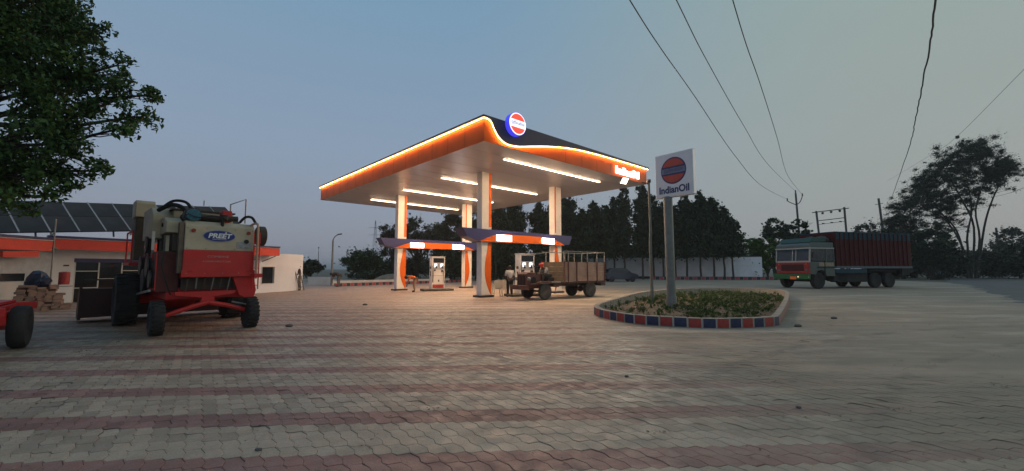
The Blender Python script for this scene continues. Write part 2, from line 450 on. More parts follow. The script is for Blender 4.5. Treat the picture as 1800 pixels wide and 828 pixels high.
for red in (True, False):
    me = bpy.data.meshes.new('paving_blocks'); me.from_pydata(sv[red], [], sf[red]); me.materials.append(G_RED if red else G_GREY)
    o = bpy.data.objects.new('block_paving', me); C.objects.link(o); o.parent = fco; tag(o, kind='stuff', label='red rows of zigzag paving blocks' if red else 'grey rows of zigzag paving blocks')

# ------------------------------------------------------------------ canopy
TH = radians(42.629); A0 = (-1.1475, 16.506, 0); H = 6.727; FH = 1.05; LX, LY = 12.907, 19.809
can = empty('station_canopy', A0, TH, 'large flat fuel station canopy edged with glowing orange rope light, on four tall columns', 'canopy')
s = MB(); s.bb(.03, LX - .03, .03, LY - .03, H, H + .06); s.build('soffit', M_SOFFIT, can)
seam = mat('soffit_seam', (.30, .27, .25), .5)
for i in range(1, 16):
    s = MB(); s.bb(.05, LX - .05, i * LY / 16 - .008, i * LY / 16 + .008, H - .004, H + .01); s.build('soffit_joint', seam, can)
s = MB(); s.bb(.1, LX - .1, .1, LY - .1, H + FH - .12, H + FH - .04); s.build('roof', M_STEEL, can)
curve = [(-.06, .945), (.12, .93), (.30, .85), (.49, .55), (.75, .26), (1.19, .085), (1.87, .12), (2.72, .30), (3.88, .53), (5.45, .75), (7.36, .86), (10.1, .91), (LX + .06, .93)]
cs = [(p.x, p.y) for p in crom([(a, b, 0) for a, b in curve], 6)]
# front face (x along, y=0): orange below, navy lip above
s = MB(); s.prism([(0, 0), (LX, 0), (LX, FH - .05), (0, FH - .05)], 0, .04); o = s.build('orange_fascia', M_ORANGE, can, loc=(0, 0, H))
s = MB(); s.prism([(x, z + .02) for x, z in cs] + [(LX + .06, FH), (-.06, FH)], -.13, -.003); s.build('navy_fascia', mat('fascia_navy', (.085, .078, .115), .5, var=.08, dirt=.2, spec=.3), can, loc=(0, 0, H))
s = MB(); s.tube([(x, -.085, z - .012) for x, z in cs], .015, 6); s.build('rope_light', M_LEDORANGE, can, loc=(0, 0, H))
# left face (x=0 plane)
s = MB(); s.bb(0, .04, .045, LY, 0, FH - .05); s.build('orange_fascia', M_ORANGE, can, loc=(0, 0, H))
s = MB(); s.bb(-.13, -.003, -.13, LY + .06, .962, FH - .002); s.build('navy_fascia', mat('fascia_navy', (.085, .078, .115), .5, var=.08, dirt=.2, spec=.3), can, loc=(0, 0, H))
s = MB(); s.tube([(-.085, -.08, .925), (-.085, LY + .05, .925)], .015, 6); s.build('rope_light', M_LEDORANGE, can, loc=(0, 0, H))
# the two far faces
s = MB(); s.bb(LX - .04, LX + .001, .045, LY, 0, FH - .05); s.build('orange_fascia', M_ORANGE, can, loc=(0, 0, H))
s = MB(); s.bb(LX + .003, LX + .06, 0, LY + .06, .905, FH - .003); s.build('navy_fascia', mat('fascia_navy', (.085, .078, .115), .5, var=.08, dirt=.2, spec=.3), can, loc=(0, 0, H))
s = MB(); s.bb(.045, LX - .045, LY - .04, LY + .001, 0, FH - .05); s.build('orange_fascia', M_ORANGE, can, loc=(0, 0, H))
s = MB(); s.bb(0, LX, LY + .003, LY + .055, .905, FH - .004); s.build('navy_fascia', mat('fascia_navy', (.085, .078, .115), .5, var=.08, dirt=.2, spec=.3), can, loc=(0, 0, H))
M_SEAM = mat('panel_gap', (.10, .03, .01), .7)
s = MB()
for i in range(1, 10): s.bb(i * LX / 10 - .006, i * LX / 10 + .006, -.004, .001, .0, .62 if i > 3 else .05)
s.build('fascia_joint', M_SEAM, can, loc=(0, 0, H))
s = MB()
for i in range(1, 15): s.bb(-.004, .001, i * LY / 15 - .006, i * LY / 15 + .006, .0, .95)
s.build('fascia_joint', M_SEAM, can, loc=(0, 0, H))
# light tubes under the soffit (ends measured in canopy coordinates)
def loc(x, y):
    dx, dy = x - A0[0], y - A0[1]; return dx * cos(TH) + dy * sin(TH), -dx * sin(TH) + dy * cos(TH)
for a, b_ in [((-.41, 19.28), (5.29, 24.4)), ((-4.08, 23.32), (1.79, 28.55)), ((-7.33, 27.08), (-1.34, 31.99)), ((-10.77, 30.93), (-4.61, 36.01))]:
    (x0, y0), (x1, y1) = loc(*a), loc(*b_); ym = (y0 + y1) / 2
    lt = MB().bb(x0 - .05, x1 + .05, ym - .055, ym + .055, H - .03, H - .003).build('light_housing', M_WHITE, can)
    for q in range(6):
        xa_, xb_ = x0 + (x1 - x0) * q / 6, x0 + (x1 - x0) * (q + 1) / 6
        MB().bb(xa_ + .012, xb_ - .012, ym - .05, ym + .05, H - .046, H - .033).build('light_tube', M_LED, lt)
# columns
c2x, c2y, S1, S2 = 3.66, 4.515, 5.815, 9.462
CW, CD = .68, .42
BEAM0, BEAM1 = 2.98, 3.66
def column(x, y, mir):
    g_ = empty('column', (x, y, 0)); g_.parent = can
    MB().bb(-CW / 2, CW / 2, -CD / 2, CD / 2, .10, H - .002).build('column_shaft', mat('column_unlit_grey', (.70, .70, .70), .4, var=.05) if not mir else M_CREAM, g_, bevel=.012)  # same shaft: grey paints the unlit side, cream the lamplit one
    MB().bb(-CW / 2 - .14, CW / 2 + .10, -CD / 2 - .12, CD / 2 + .12, .0, .10).build('plinth', M_DARKSTEEL, g_)
    f = -CD / 2
    MB().bb(-CW / 2 + .012, CW / 2 - .012, f - .012, f - .001, .12, H - .01).build('cream_panel', M_CREAM, g_)
    sg = -1 if mir else 1
    # upper stripe
    xa, xb = (CW / 2 - .20, CW / 2 - .02) if not mir else (-CW / 2 + .05, -CW / 2 + .15)
    MB().bb(xa, xb, f - .020, f - .0135, BEAM1 + .1, H - .02).build('orange_stripe', M_ORANGE, g_)
    # lower wave
    zs = [(.10, .02), (.35, .16), (.7, .32), (1.05, .41), (1.4, .44), (1.75, .43), (2.1, .37), (2.5, .29), (2.9, .24)]
    cv = crom([(w, z, 0) for z, w in zs], 5)
    xe = sg * (CW / 2 - .015)
    poly = [(xe - sg * p.x, p.y) for p in cv] + [(xe, BEAM0 - .02), (xe, .12)]
    MB().prism(poly, f - .020, f - .0135).build('orange_wave', M_ORANGE, g_)
    return g_
for i, (x, y, m_) in enumerate([(c2x, c2y, 0), (c2x, c2y + S2, 0), (c2x + S1, c2y, 1), (c2x + S1, c2y + S2, 1)]): column(x, y, m_)
# navy boat-shaped beams between each pair of columns
for y in (c2y, c2y + S2):
    bm_ = empty('cross_beam', (0, y, 0)); bm_.parent = can
    prof = [(1.98, 3.62), (2.28, 3.18), (3.0, 2.96), (3.6, 2.95), (4.24, 2.98), (7.8, 3.02), (9.0, 3.0), (9.85, 3.0), (10.45, 3.06), (10.72, 3.62)]
    MB().prism(prof, -.34, .34).build('beam_shell', M_NAVY, bm_)
    op = [(3.05, 2.945), (3.6, 3.16), (4.2, 3.36), (5.2, 3.42), (7.6, 3.42), (8.9, 3.34), (9.5, 3.16), (9.95, 2.99), (8.9, 2.985), (7.8, 3.005), (4.24, 2.965)]
    MB().prism(op, -.375, -.342).build('orange_panel', M_ORANGE, bm_)
    for x0, x1 in ((4.24, 5.3), (7.84, 8.89)):
        MB().bb(x0, x1, -.43, -.378, 3.03, 3.36).build('lit_panel', M_PANEL_LIT, bm_)
# round emblem on the fascia
dc = empty('round_emblem', (1.53, -.14, H + .97)); dc.parent = can
M_BLUELIT = mat('blue_lit_rim', (.05, .05, .5), .4, emit=(.05, .05, .75), estr=1.1)
M_REDLIT = mat('red_lit_face', (.8, .05, .03), .4, emit=(.95, .09, .05), estr=1.0)
M_WHITELIT = mat('white_lit_face', (.8, .8, .8), .4, emit=(.9, .92, 1), estr=1.25)
M_NAVYLIT = mat('navy_letter', (.02, .02, .2), .5, emit=(.1, .1, .4), estr=.5)
R_ = .50
MB().lathe([(R_, 0), (R_, -.25)], 'y', n=40).build('rim', M_BLUELIT, dc, smooth=True)
MB().lathe([(R_ - .02, -.251), (R_ - .02, -.262)], 'y', n=40).build('white_ring', M_WHITELIT, dc)
def seg(r, z0, up, n=18):
    a0 = math.asin(z0 / r); pts = [(r * cos(a0 + (pi - 2 * a0) * i / n), r * sin(a0 + (pi - 2 * a0) * i / n)) for i in range(n + 1)]
    return pts if up else [(x, -z) for x, z in pts]
for up in (True, False):
    MB().prism(seg(R_ - .065, .165, up), -.272, -.2625).build('red_segment', M_REDLIT, dc)
MB().bb(-R_ + .03, R_ - .03, -.270, -.2625, -.13, .13).build('white_band', M_WHITELIT, dc)
text_mesh('lettering', 'इंडियनऑयल', .2, M_NAVYLIT, dc, (0, -.275, 0), (pi / 2, 0, 0), .003, width=.78)
# lit letters on the right end of the fascia
text_mesh('lettering', 'IndianOil', .56, M_LETTER, can, (10.62, -.10, H + .33), (pi / 2, 0, 0), .04, bold=.022, width=2.42)
# floodlight under the right corner
fx, fy = loc(6.33, 23.4)
fl = empty('floodlight', (fx, fy, H - .02)); fl.parent = can
MB().bar((0, 0, 0), (-.1, -.15, -.16), .04).build('bracket', M_DARKSTEEL, fl)
MB().box((-.13, -.2, -.2), (.47, .10, .36), (radians(35), 0, radians(-10))).build('lamp_body', M_DARKSTEEL, fl)
MB().box((-.14, -.248, -.225), (.42, .02, .32), (radians(35), 0, radians(-10))).build('lamp_glass', mat('flood_glass', (1, 1, 1), .4, emit=(1, .88, .68), estr=420), fl)

# ------------------------------------------------------------------ fuel dispensers
M_DISP = mat('dispenser_white', (.78, .75, .70), .4, var=.06, scale=3, dirt=.3, dirt_rgb=(.4, .34, .27))
M_SCREEN = mat('lit_display', (.9, .9, .9), .3, emit=(.85, .93, 1), estr=1.6)
M_REDP = mat('red_paint', (.42, .035, .03), .4, var=.1, dirt=.2)
def dispenser(loc_, label):
    t = empty('fuel_dispenser', loc_, TH * .62, label, 'fuel pump', 'fuel dispensers under the canopy')
    MB().bb(-1.05, 1.05, -.55, .55, 0, .13).build('island_kerb', mat('dark_kerb', (.07, .065, .05), .8, var=.2), t, bevel=.03)
    MB().bb(-.47, .47, -.28, .28, .135, 2.30).build('cabinet', M_DISP, t, bevel=.02)
    MB().bb(-.50, .50, -.31, .31, 2.303, 2.36).build('top_cap', M_WHITE, t, bevel=.01)
    f = -.282
    MB().bb(-.36, .40, f - .012, f, 1.92, 2.24).build('header_window', M_DARKGLASS, t)
    MB().bb(-.36, .40, f - .014, f, 1.46, 1.88).build('display_board', mat('display_grey', (.42, .41, .40), .4), t)
    for x in (-.20, .22):
        MB().bb(x - .10, x + .10, f - .022, f - .015, 1.62, 1.85).build('display', M_SCREEN, t)
        MB().bb(x - .01, x + .085, f - .03, f - .023, 1.55, 1.72).build('nozzle_boot', M_DARKGLASS, t)
    MB().bb(-.33, -.2, f - .05, f, 1.36, 1.45).build('nozzle', M_DARKSTEEL, t)
    MB().bb(.2, .34, f - .05, f, 1.30, 1.42).build('nozzle', M_DARKSTEEL, t)
    MB().bb(-.44, .44, f - .006, f + .001, 1.03, 1.045).build('door_joint', M_DARKSTEEL, t)
    MB().bb(-.02, .07, f - .02, f, .62, .76).build('door_lock', M_DARKSTEEL, t)
    MB().bb(-.38, .38, f - .012, f, .20, .44).build('red_skirt', M_REDP, t)
    MB().bb(-.484, -.47, -.12, .10, 1.50, 1.66).build('side_gauge', M_DARKGLASS, t)
    MB().bb(-.50, -.472, -.1, .0, 1.0, 1.35).build('side_holster', M_DARKSTEEL, t)
    for sx in (-.40, .40):
        MB().tube([tuple(p) for p in crom([(sx, f - .04, 1.7), (sx * 1.1, f - .16, 1.2), (sx * 1.12, f - .18, .75), (sx * .98, f - .1, .6), (sx * .9, f - .03, 1.35)], 5)], .014, 5).build('hose', M_BLACK, t, smooth=True)
    return t
dispenser((-5.19, 28.74, 0), 'white fuel pump with two lit displays between the two farther columns')
dispenser((.72, 23.3, 0), 'white fuel pump standing behind the rusty hood of the farm truck')

# ------------------------------------------------------------------ pole sign
sg = empty('pole_sign', (5.85, 15.28, 0), 0, 'square white sign with red disc and navy name on a grey pole in the planter', 'sign')
MB().tube([(0, 0, 0), (-.02, 0, 4.18)], .165, 14).build('pole', mat('pole_paint', (.20, .215, .20), .5, .2, var=.15, dirt=.4), sg, smooth=True)
MB().tube([(0, 0, 0), (0, 0, .5)], .19, 14).build('pole_sleeve', M_STEEL, sg, smooth=True)
sa = atan2(-1.17, .93)
sb = empty('sign_box', (.10, -.31, 4.97), sa); sb.parent = sg
MB().bb(-.745, .745, 0, .22, -.82, .82).build('box_shell', mat('sign_white', (.80, .81, .83), .35, var=.04), sb, bevel=.02)
MB().bb(-.70, .70, -.006, -.001, -.775, .775).build('sign_face', mat('sign_face', (.78, .79, .82), .35, var=.05, scale=2, dirt=.25, dirt_rgb=(.5, .5, .5)), sb)
M_SRED = mat('sign_red', (.50, .075, .05), .4, var=.06); M_SNAVY = mat('sign_navy', (.035, .04, .13), .4); M_SBAND = mat('sign_band', (.17, .20, .29), .4)
MB().lathe([(.50, -.0065), (.50, -.012)], 'y', (0, 0, .15), n=40).build('ring', M_SNAVY, sb)
for up in (True, False):
    MB().prism([(x, z + .15) for x, z in seg(.45, .165, up)], -.0175, -.0125).build('red_segment', M_SRED, sb)
MB().bb(-.47, .47, -.0175, -.0125, .05, .25).build('band', M_SBAND, sb)
text_mesh('emblem_lettering', 'इंडियनऑयल', .17, M_SNAVY, sb, (0, -.02, .15), (pi / 2, 0, 0), .001, width=.74)
text_mesh('name_lettering', 'IndianOil', .36, M_SNAVY, sb, (0, -.009, -.56), (pi / 2, 0, 0), .002, bold=.012, width=1.18)

# slim pole beside it
sp_ = empty('slim_pole', (6.17, 18.3, 0), 0, 'slim grey steel pole rising from the planter just left of the big sign', 'pole')
MB().tube([(0, 0, 0), (-.03, 0, 2.6), (.0, 0, 3.2), (-.02, 0, 5.42)], [.075, .065, .06, .05], 8).build('pole', mat('pole_grey', (.17, .18, .165), .6, .3, var=.2, dirt=.5), sp_, smooth=True)
MB().bar((-.02, 0, 5.30), (-.34, .0, 5.38), .045).build('arm', M_DARKSTEEL, sp_)
MB().bb(-.09, .05, -.07, .07, 5.36, 5.50).build('cap_box', M_DARKSTEEL, sp_)

# ------------------------------------------------------------------ planter with painted kerb blocks
ctrl = [(2.78, 14.1), (2.72, 13.2), (2.95, 12.3), (3.35, 11.5), (4.0, 11.0), (5.0, 10.62), (6.0, 10.70), (6.8, 10.95), (7.25, 11.35), (8.6, 13.2), (10.6, 16.0), (12.6, 18.9), (14.4, 21.8), (14.9, 23.4), (14.2, 24.6), (12.3, 25.0), (9.8, 24.2), (7.9, 22.4), (6.1, 20.2), (4.4, 17.3), (3.2, 15.2)]
loop = crom([(a, b, 0) for a, b in ctrl], 24, True)
pl = empty('planter', (0, 0, 0), 0, 'roadside planter bed ringed with red and navy painted kerb blocks', 'planter')
nL = len(loop)
def offset_loop(d):
    r = []
    for i in range(nL):
        t = (loop[(i + 1) % nL] - loop[i - 1]).normalized(); r.append(loop[i] + Vector((-t.y, t.x, 0)) * d)
    return r
# counter-clockwise loop => +d goes inward
inn, outn = offset_loop(.145), offset_loop(.012)
def kh(y): t = max(0, min(1, (y - 12) / 9)); return 1 + .5 * t * t * (3 - 2 * t)
s = MB(); vs = []
for i in range(nL):
    a, b_ = outn[i], inn[i]; vs += [(a.x, a.y, -.03), (a.x, a.y, .225 * kh(a.y)), (b_.x, b_.y, .225 * kh(a.y)), (b_.x, b_.y, -.03)]
fsx = []
for i in range(nL):
    j = (i + 1) % nL
    for k in range(4): fsx.append((i * 4 + k, i * 4 + (k + 1) % 4, j * 4 + (k + 1) % 4, j * 4 + k))
s.add(vs, fsx); s.build('kerb_mortar', mat('whitewash', (.52, .50, .46), .8, var=.12, scale=5, dirt=.45, dirt_rgb=(.2, .17, .13)), pl)
M_KRED = mat('kerb_red', (.36, .030, .024), .6, var=.25, scale=5, dirt=.38, dirt_rgb=(.25, .2, .16)); M_KBLUE = mat('kerb_navy', (.014, .022, .075), .6, var=.25, scale=5, dirt=.30, dirt_rgb=(.2, .18, .15))
M_KCONC = mat('kerb_concrete', (.33, .29, .23), .9, var=.2, scale=4, dirt=.5, dirt_rgb=(.16, .13, .10), island=.12)
M_KFADE = mat('faded_red', (.33, .17, .15), .8, var=.25, scale=4, dirt=.6, dirt_rgb=(.28, .25, .21))
def kerb_mesh(front):
    s = MB(); L2 = .158
    s.box((0, .08, .125), (L2 * 2, .17, .25))
    me = s.mesh('kerb_block_mesh', [M_KCONC, front])
    for p in me.polygons:
        if p.normal.y < -.5: p.material_index = 1
    bm = bmesh.new(); bm.from_mesh(me); bmesh.ops.bevel(bm, geom=[e for e in bm.edges], offset=.012, segments=1, affect='EDGES'); bm.to_mesh(me); bm.free()
    return me
kms = [kerb_mesh(M_KRED), kerb_mesh(M_KBLUE), kerb_mesh(M_KFADE), kerb_mesh(M_KCONC)]
cum = [0]
for i in range(nL): cum.append(cum[-1] + (loop[(i + 1) % nL] - loop[i]).length)
per = cum[-1]; nb = round(per / .345)
def at_len(d):
    d %= per
    i = max(k for k in range(nL) if cum[k] <= d); f_ = (d - cum[i]) / (cum[i + 1] - cum[i])
    return loop[i].lerp(loop[(i + 1) % nL], f_)
for k in range(nb):
    d = (k + .5) * per / nb; p = at_len(d); q1, q2 = at_len(d - .15), at_len(d + .15); t = q2 - q1
    side = k * per / nb
    if p.y > 11.2 and p.x > 7.0 and p.y < 22 and p.x > 6 + (p.y - 11) * .55: km = kms[2] if k % 2 else kms[2]
    elif p.y > 16: km = kms[(k % 2)]
    else: km = kms[k % 2]
    inst('kerb_block', km, pl, (p.x, p.y, rnd.uniform(-.004, .004)), (0, rnd.uniform(-.01, .01), atan2(t.y, t.x)), (1, 1, kh(p.y)))
s = MB(); n_ = len(inn); s.v = [(v.x, v.y, .06) for v in inn]; s.f = [tuple(range(n_))]; s.m = [0]
cenx = sum(v.x for v in inn) / n_
so_ = s.build('soil', mat('planter_soil', (.10, .075, .045), .95, var=.35, scale=2.5, bump=.8, bscale=10), pl)
def inside(px, py, poly):
    c_ = False; j = len(poly) - 1
    for i in range(len(poly)):
        if ((poly[i].y > py) != (poly[j].y > py)) and (px < (poly[j].x - poly[i].x) * (py - poly[i].y) / (poly[j].y - poly[i].y) + poly[i].x): c_ = not c_
        j = i
    return c_
inn2 = offset_loop(.32)[::6]

# ------------------------------------------------------------------ leaf clouds and trees
def leaf_mat(name, rgb, rgb2, trans=.25):
    if name in MATS: return MATS[name]
    m = bpy.data.materials.new(name); m.use_nodes = True; nt = m.node_tree; b = nt.nodes['Principled BSDF']; L = nt.links.new
    geo = nt.nodes.new('ShaderNodeNewGeometry')
    n = nt.nodes.new('ShaderNodeTexNoise'); n.inputs['Scale'].default_value = 1.1; n.inputs['Detail'].default_value = 3; L(geo.outputs['Position'], n.inputs['Vector'])
    r = nt.nodes.new('ShaderNodeMapRange'); r.inputs[1].default_value = .35; r.inputs[2].default_value = .65; L(n.outputs['Fac'], r.inputs[0])
    a = nt.nodes.new('ShaderNodeMath'); a.operation = 'MULTIPLY_ADD'; a.inputs[1].default_value = .6; L(geo.outputs['Random Per Island'], a.inputs[0])
    c = nt.nodes.new('ShaderNodeMath'); c.operation = 'MULTIPLY'; c.inputs[1].default_value = .5; L(r.outputs[0], c.inputs[0]); L(c.outputs[0], a.inputs[2])
    mx_ = nt.nodes.new('ShaderNodeMix'); mx_.data_type = 'RGBA'; L(a.outputs[0], mx_.inputs[0]); mx_.inputs[6].default_value = (*rgb, 1); mx_.inputs[7].default_value = (*rgb2, 1)
    L(mx_.outputs[2], b.inputs['Base Color']); b.inputs['Roughness'].default_value = .55; b.inputs['Specular IOR Level'].default_value = .25
    MATS[name] = m; return m
LM_NEAR = leaf_mat('near_leaves', (.026, .066, .027), (.09, .165, .04))
LM_DARK = leaf_mat('dark_leaves', (.016, .032, .017), (.050, .080, .036))
LM_OLIVE = leaf_mat('olive_leaves', (.038, .048, .030), (.080, .092, .052))
LM_BRIGHT = leaf_mat('bright_leaves', (.05, .11, .015), (.11, .19, .03))
LM_MID = leaf_mat('mid_leaves', (.025, .055, .02), (.055, .095, .035))
M_BARK = mat('bark', (.055, .045, .036), .95, var=.3, scale=5, bump=.6)
def leaves_obj(name, clumps, n, size, mat_, parent, flat=.5, droop=0.0, kind_pts=6, aspect=.45, soft=True):
    """clumps: array (k,4) x y z r ; scatter n leaves through the clumps; pointy folded leaves"""
    cl = np.asarray(clumps, float)
    w = cl[:, 3] ** 2.2; w /= w.sum()
    idx = NR.choice(len(cl), n, p=w)
    d = NR.normal(size=(n, 3)); d /= np.linalg.norm(d, axis=1)[:, None]
    rr = NR.rand(n) ** (1 / 2.4)
    if soft: rr = np.abs(NR.normal(size=n)) * .62
    sq = np.stack([.6 + .8 * NR.rand(len(cl)), .6 + .8 * NR.rand(len(cl)), .5 + .6 * NR.rand(len(cl))], 1)
    c = cl[idx, :3] + d * (cl[idx, 3] * rr)[:, None] * sq[idx]
    ax = NR.normal(size=(n, 3)); ax[:, 2] = ax[:, 2] * flat - droop; ax /= np.linalg.norm(ax, axis=1)[:, None]
    up = NR.normal(size=(n, 3)) * .6 + np.array([0, 0, 1.0]); sd_ = np.cross(ax, up); sd_ /= (np.linalg.norm(sd_, axis=1)[:, None] + 1e-9)
    nn = np.cross(sd_, ax)
    sz = size * (.6 + .8 * NR.rand(n))[:, None]
    if kind_pts == 6:
        pts = [(-.5, 0, 0), (-.12, .5, .12), (.5, 0, -.1), (-.12, -.5, .12)]
    else:
        pts = [(-.5, 0, 0), (0, .5, 0), (.5, 0, 0), (0, -.5, 0)]
    V = np.stack([c + ax * p[0] * sz + sd_ * p[1] * aspect * 2 * sz * .5 + nn * p[2] * sz for p in pts], 1).reshape(-1, 3)
    me = bpy.data.meshes.new(name)
    F = np.arange(n * 4).reshape(n, 4)
    F = np.concatenate([F[:, [0, 1, 2]], F[:, [0, 2, 3]]], 0)
    me.vertices.add(len(V)); me.vertices.foreach_set('co', V.ravel())
    me.loops.add(F.size); me.loops.foreach_set('vertex_index', F.ravel().astype(np.int32))
    me.polygons.add(len(F)); me.polygons.foreach_set('loop_start', np.arange(0, F.size, 3, dtype=np.int32))
    me.update(calc_edges=True); me.materials.append(mat_)
    o = bpy.data.objects.new(name, me); C.objects.link(o)
    if parent is not None: o.parent = parent
    return o
def limb(s, p, q, r0, r1, wob, n=6, rg=rnd):
    p, q = Vector(p), Vector(q); L_ = (q - p).length
    pts = [p]
    for i in range(1, n): pts.append(p.lerp(q, i / n) + Vector((rg.uniform(-1, 1), rg.uniform(-1, 1), rg.uniform(-1, 1))) * wob * L_)
    pts.append(q)
    s.tube(pts, [r0 + (r1 - r0) * i / n for i in range(n + 1)], 6)
    return pts
def bushy_tree(loc_, h, rx, label, lm=None, n=3500, size=.35, trunk_h=.25, name='tree', cat='tree', group=None, seed=0, sparse=0.0, rz=None, leafsp=.2, open_=False):
    rg = random.Random(seed * 31 + 5)
    t = empty(name, loc_, 0, label, cat, group)
    rz = rz or (h * (1 - trunk_h) / 2); cz = h - rz
    s = MB(); limb(s, (0, 0, -.1), (rg.uniform(-.05, .05) * h, 0, h * trunk_h), h * .032, h * .022, .03, 4, rg)
    cl = []
    nbr = 7 if not open_ else 11
    for k in range(nbr):
        a = 2 * pi * k / nbr + rg.uniform(-.4, .4); el = rg.uniform(.15, 1.2)
        tip = Vector((cos(a) * cos(el) * rx * .75, sin(a) * cos(el) * rx * .75, cz + sin(el) * rz * .7 - .25 * rz))
        pts = limb(s, (0, 0, h * trunk_h * rg.uniform(.7, 1)), tip, h * .017, h * .005, .05, 5, rg)
        for j in range(3):
            q = pts[rg.randint(2, 5)] + Vector((rg.gauss(0, .3) * rx, rg.gauss(0, .3) * rx, rg.gauss(0, .25) * rz))
            limb(s, pts[3], q, h * .006, h * .002, .06, 3, rg)
            cl.append((*q, rx * rg.uniform(.16, .30)))
        cl.append((*tip, rx * rg.uniform(.2, .34)))
    for k in range(int(46 * (1 - sparse))):
        a = rg.uniform(0, 2 * pi); u = rg.uniform(-.75, 1); rr = sqrt(max(0, 1 - u * u)) * rg.uniform(.55, 1)
        cl.append((cos(a) * rr * rx * .85, sin(a) * rr * rx * .85, cz + u * rz * .85, rx * rg.uniform(.10, .24)))
    s.build('trunk', M_BARK, t, smooth=True)
    leaves_obj('crown', cl, int(n * (3.4 if not open_ else 2.6)), size * 1.0, lm or LM_DARK, t, aspect=.8)
    return t
def mast_tree(loc_, h, r, label, seed, n=2600, bare=3.8):
    rg = random.Random(seed * 17 + 3)
    t = empty('mast_tree', loc_, 0, label, 'tree', 'dark mast trees in front of the white boundary wall')
    s = MB(); limb(s, (0, 0, -.1), (rg.uniform(-.2, .2), 0, h * .9), .15, .03, .008, 6, rg); s.build('trunk', M_BARK, t, smooth=True)
    cl = []; z = bare
    while z < h:
        f_ = (z - bare) / (h - bare); w = r * (1 if f_ < .5 else (1 - ((f_ - .5) / .5) ** 2.0 * .68))
        for k in range(5):
            a = rg.uniform(0, 2 * pi); d_ = w * rg.uniform(.2, .85)
            cl.append((cos(a) * d_, sin(a) * d_, z + rg.uniform(-.3, .3), w * rg.uniform(.34, .62)))
        z += .40
    cl.append((0, 0, h, .28 * r))
    leaves_obj('crown', cl, n, .33, LM_DARK, t, droop=1.1, flat=.5, aspect=.7)
    return t
def px_at(px, Y): return 725.37 * 0 + (px - 900) / 725.37 * Y

# near tree reaching in from the left
bt = empty('broadleaf_tree', (-15.2, 9.2, 0), 0, 'big dark broadleaf tree overhanging the corner above the red trailer', 'tree')
s = MB(); rg = random.Random(5)
trunk_top = Vector((.3, 0, 3.2)); limb(s, (0, 0, -.1), trunk_top, .42, .32, .02, 5, rg)
def W2(x, y, z): return Vector((x + 15.2, y - 9.2, z))
def at(px, py, Y):   # a point Y metres out seen at (px, py), used once to lay the crown out in metres
    u = (414 - py) / 725.37; c_, s__ = cos(radians(4.628)), sin(radians(4.628))
    d0, d1, d2 = (px - 900) / 725.37, c_ - u * s__, s__ + u * c_
    return (d0 * Y / d1, Y, 1.5 + d2 * Y / d1)
lobes = [(232, 158, 46, 9), (250, 205, 34, 9), (205, 115, 34, 8.8), (185, 185, 50, 8.6), (215, 225, 32, 8.4), (155, 60, 42, 9), (128, 22, 40, 9), (120, 110, 60, 8.6), (60, 60, 70, 8.6), (20, 130, 80, 8.4), (100, 180, 66, 8.2), (60, 230, 70, 8), (150, 250, 42, 8.2), (165, 290, 26, 8.2), (148, 315, 20, 8.1), (115, 285, 40, 8), (180, 300, 15, 8.2), (30, 300, 62, 8), (75, 325, 34, 7.8), (15, 350, 34, 7.6), (50, 365, 22, 7.8), (40, 10, 90, 9), (85, -60, 90, 9.5), (-60, 100, 120, 8.8), (-80, 260, 110, 8.2), (0, -120, 140, 10), (-120, -20, 150, 10), (120, 330, 14, 8), (262, 168, 18, 9), (185, 85, 22, 8.9), (88, 345, 12, 7.9), (100, 300, 24, 8)]
cl = []
for (px, py, r_, Y) in lobes:
    c0 = Vector(at(px, py, Y)) ; R1 = r_ * Y / 725.37 * 1.0
    k = 7 if r_ < 60 else 13
    tip = c0 - Vector((15.2 * -1, 9.2, 0)) if False else Vector((c0.x + 15.2, c0.y - 9.2, c0.z))
    pts = limb(s, trunk_top + Vector((rg.uniform(0, 1), 0, rg.uniform(0, 1.5))), tip, .10, .018, .04, 6, rg)
    for j in range(k):
        dd = Vector((rg.gauss(0, 1), rg.gauss(0, 1.3), rg.gauss(0, 1))).normalized() * R1 * rg.uniform(.35, .9)
        q = tip + dd
        limb(s, pts[5] if rg.random() < .5 else tip, q, .014, .005, .05, 3, rg)
        cl.append((q.x, q.y, q.z, min(.46, max(.13, R1 * .46)) * rg.uniform(.7, 1.15)))
for (wx, wy, wz, wr) in ((-9.2, 5.2, 7.6, 1.5), (-11, 3.4, 7.4, 1.8), (-13, 6.3, 6.4, 1.6), (-15, 4, 6.6, 2), (-13.5, 8.5, 7.5, 2), (-16.5, 8, 6, 2), (-17.5, 11, 6.4, 2), (-9.5, 2.0, 8.4, 1.6), (-12.4, 1.2, 7.4, 1.8), (-14.5, 11.5, 8.2, 1.8), (-10.5, 6.8, 8.6, 1.5), (-13, 9.5, 9.6, 2)):  # unseen crown lobes beyond the frame, added to shade the ground below
    c0 = W2(wx, wy, wz); pts = limb(s, trunk_top + Vector((0, 0, rg.uniform(0, 1.5))), c0, .12, .03, .04, 6, rg)
    for j in range(13):
        q = c0 + Vector((rg.gauss(0, 1), rg.gauss(0, 1), rg.gauss(0, .8))).normalized() * wr * rg.uniform(.3, 1); limb(s, pts[5], q, .02, .006, .05, 3, rg); cl.append((*q, wr * rg.uniform(.28, .42)))
s.build('trunk', M_BARK, bt, smooth=True)
leaves_obj('crown', cl, 110000, .105, LM_NEAR, bt, flat=.8, droop=.45, aspect=.55, soft=False)

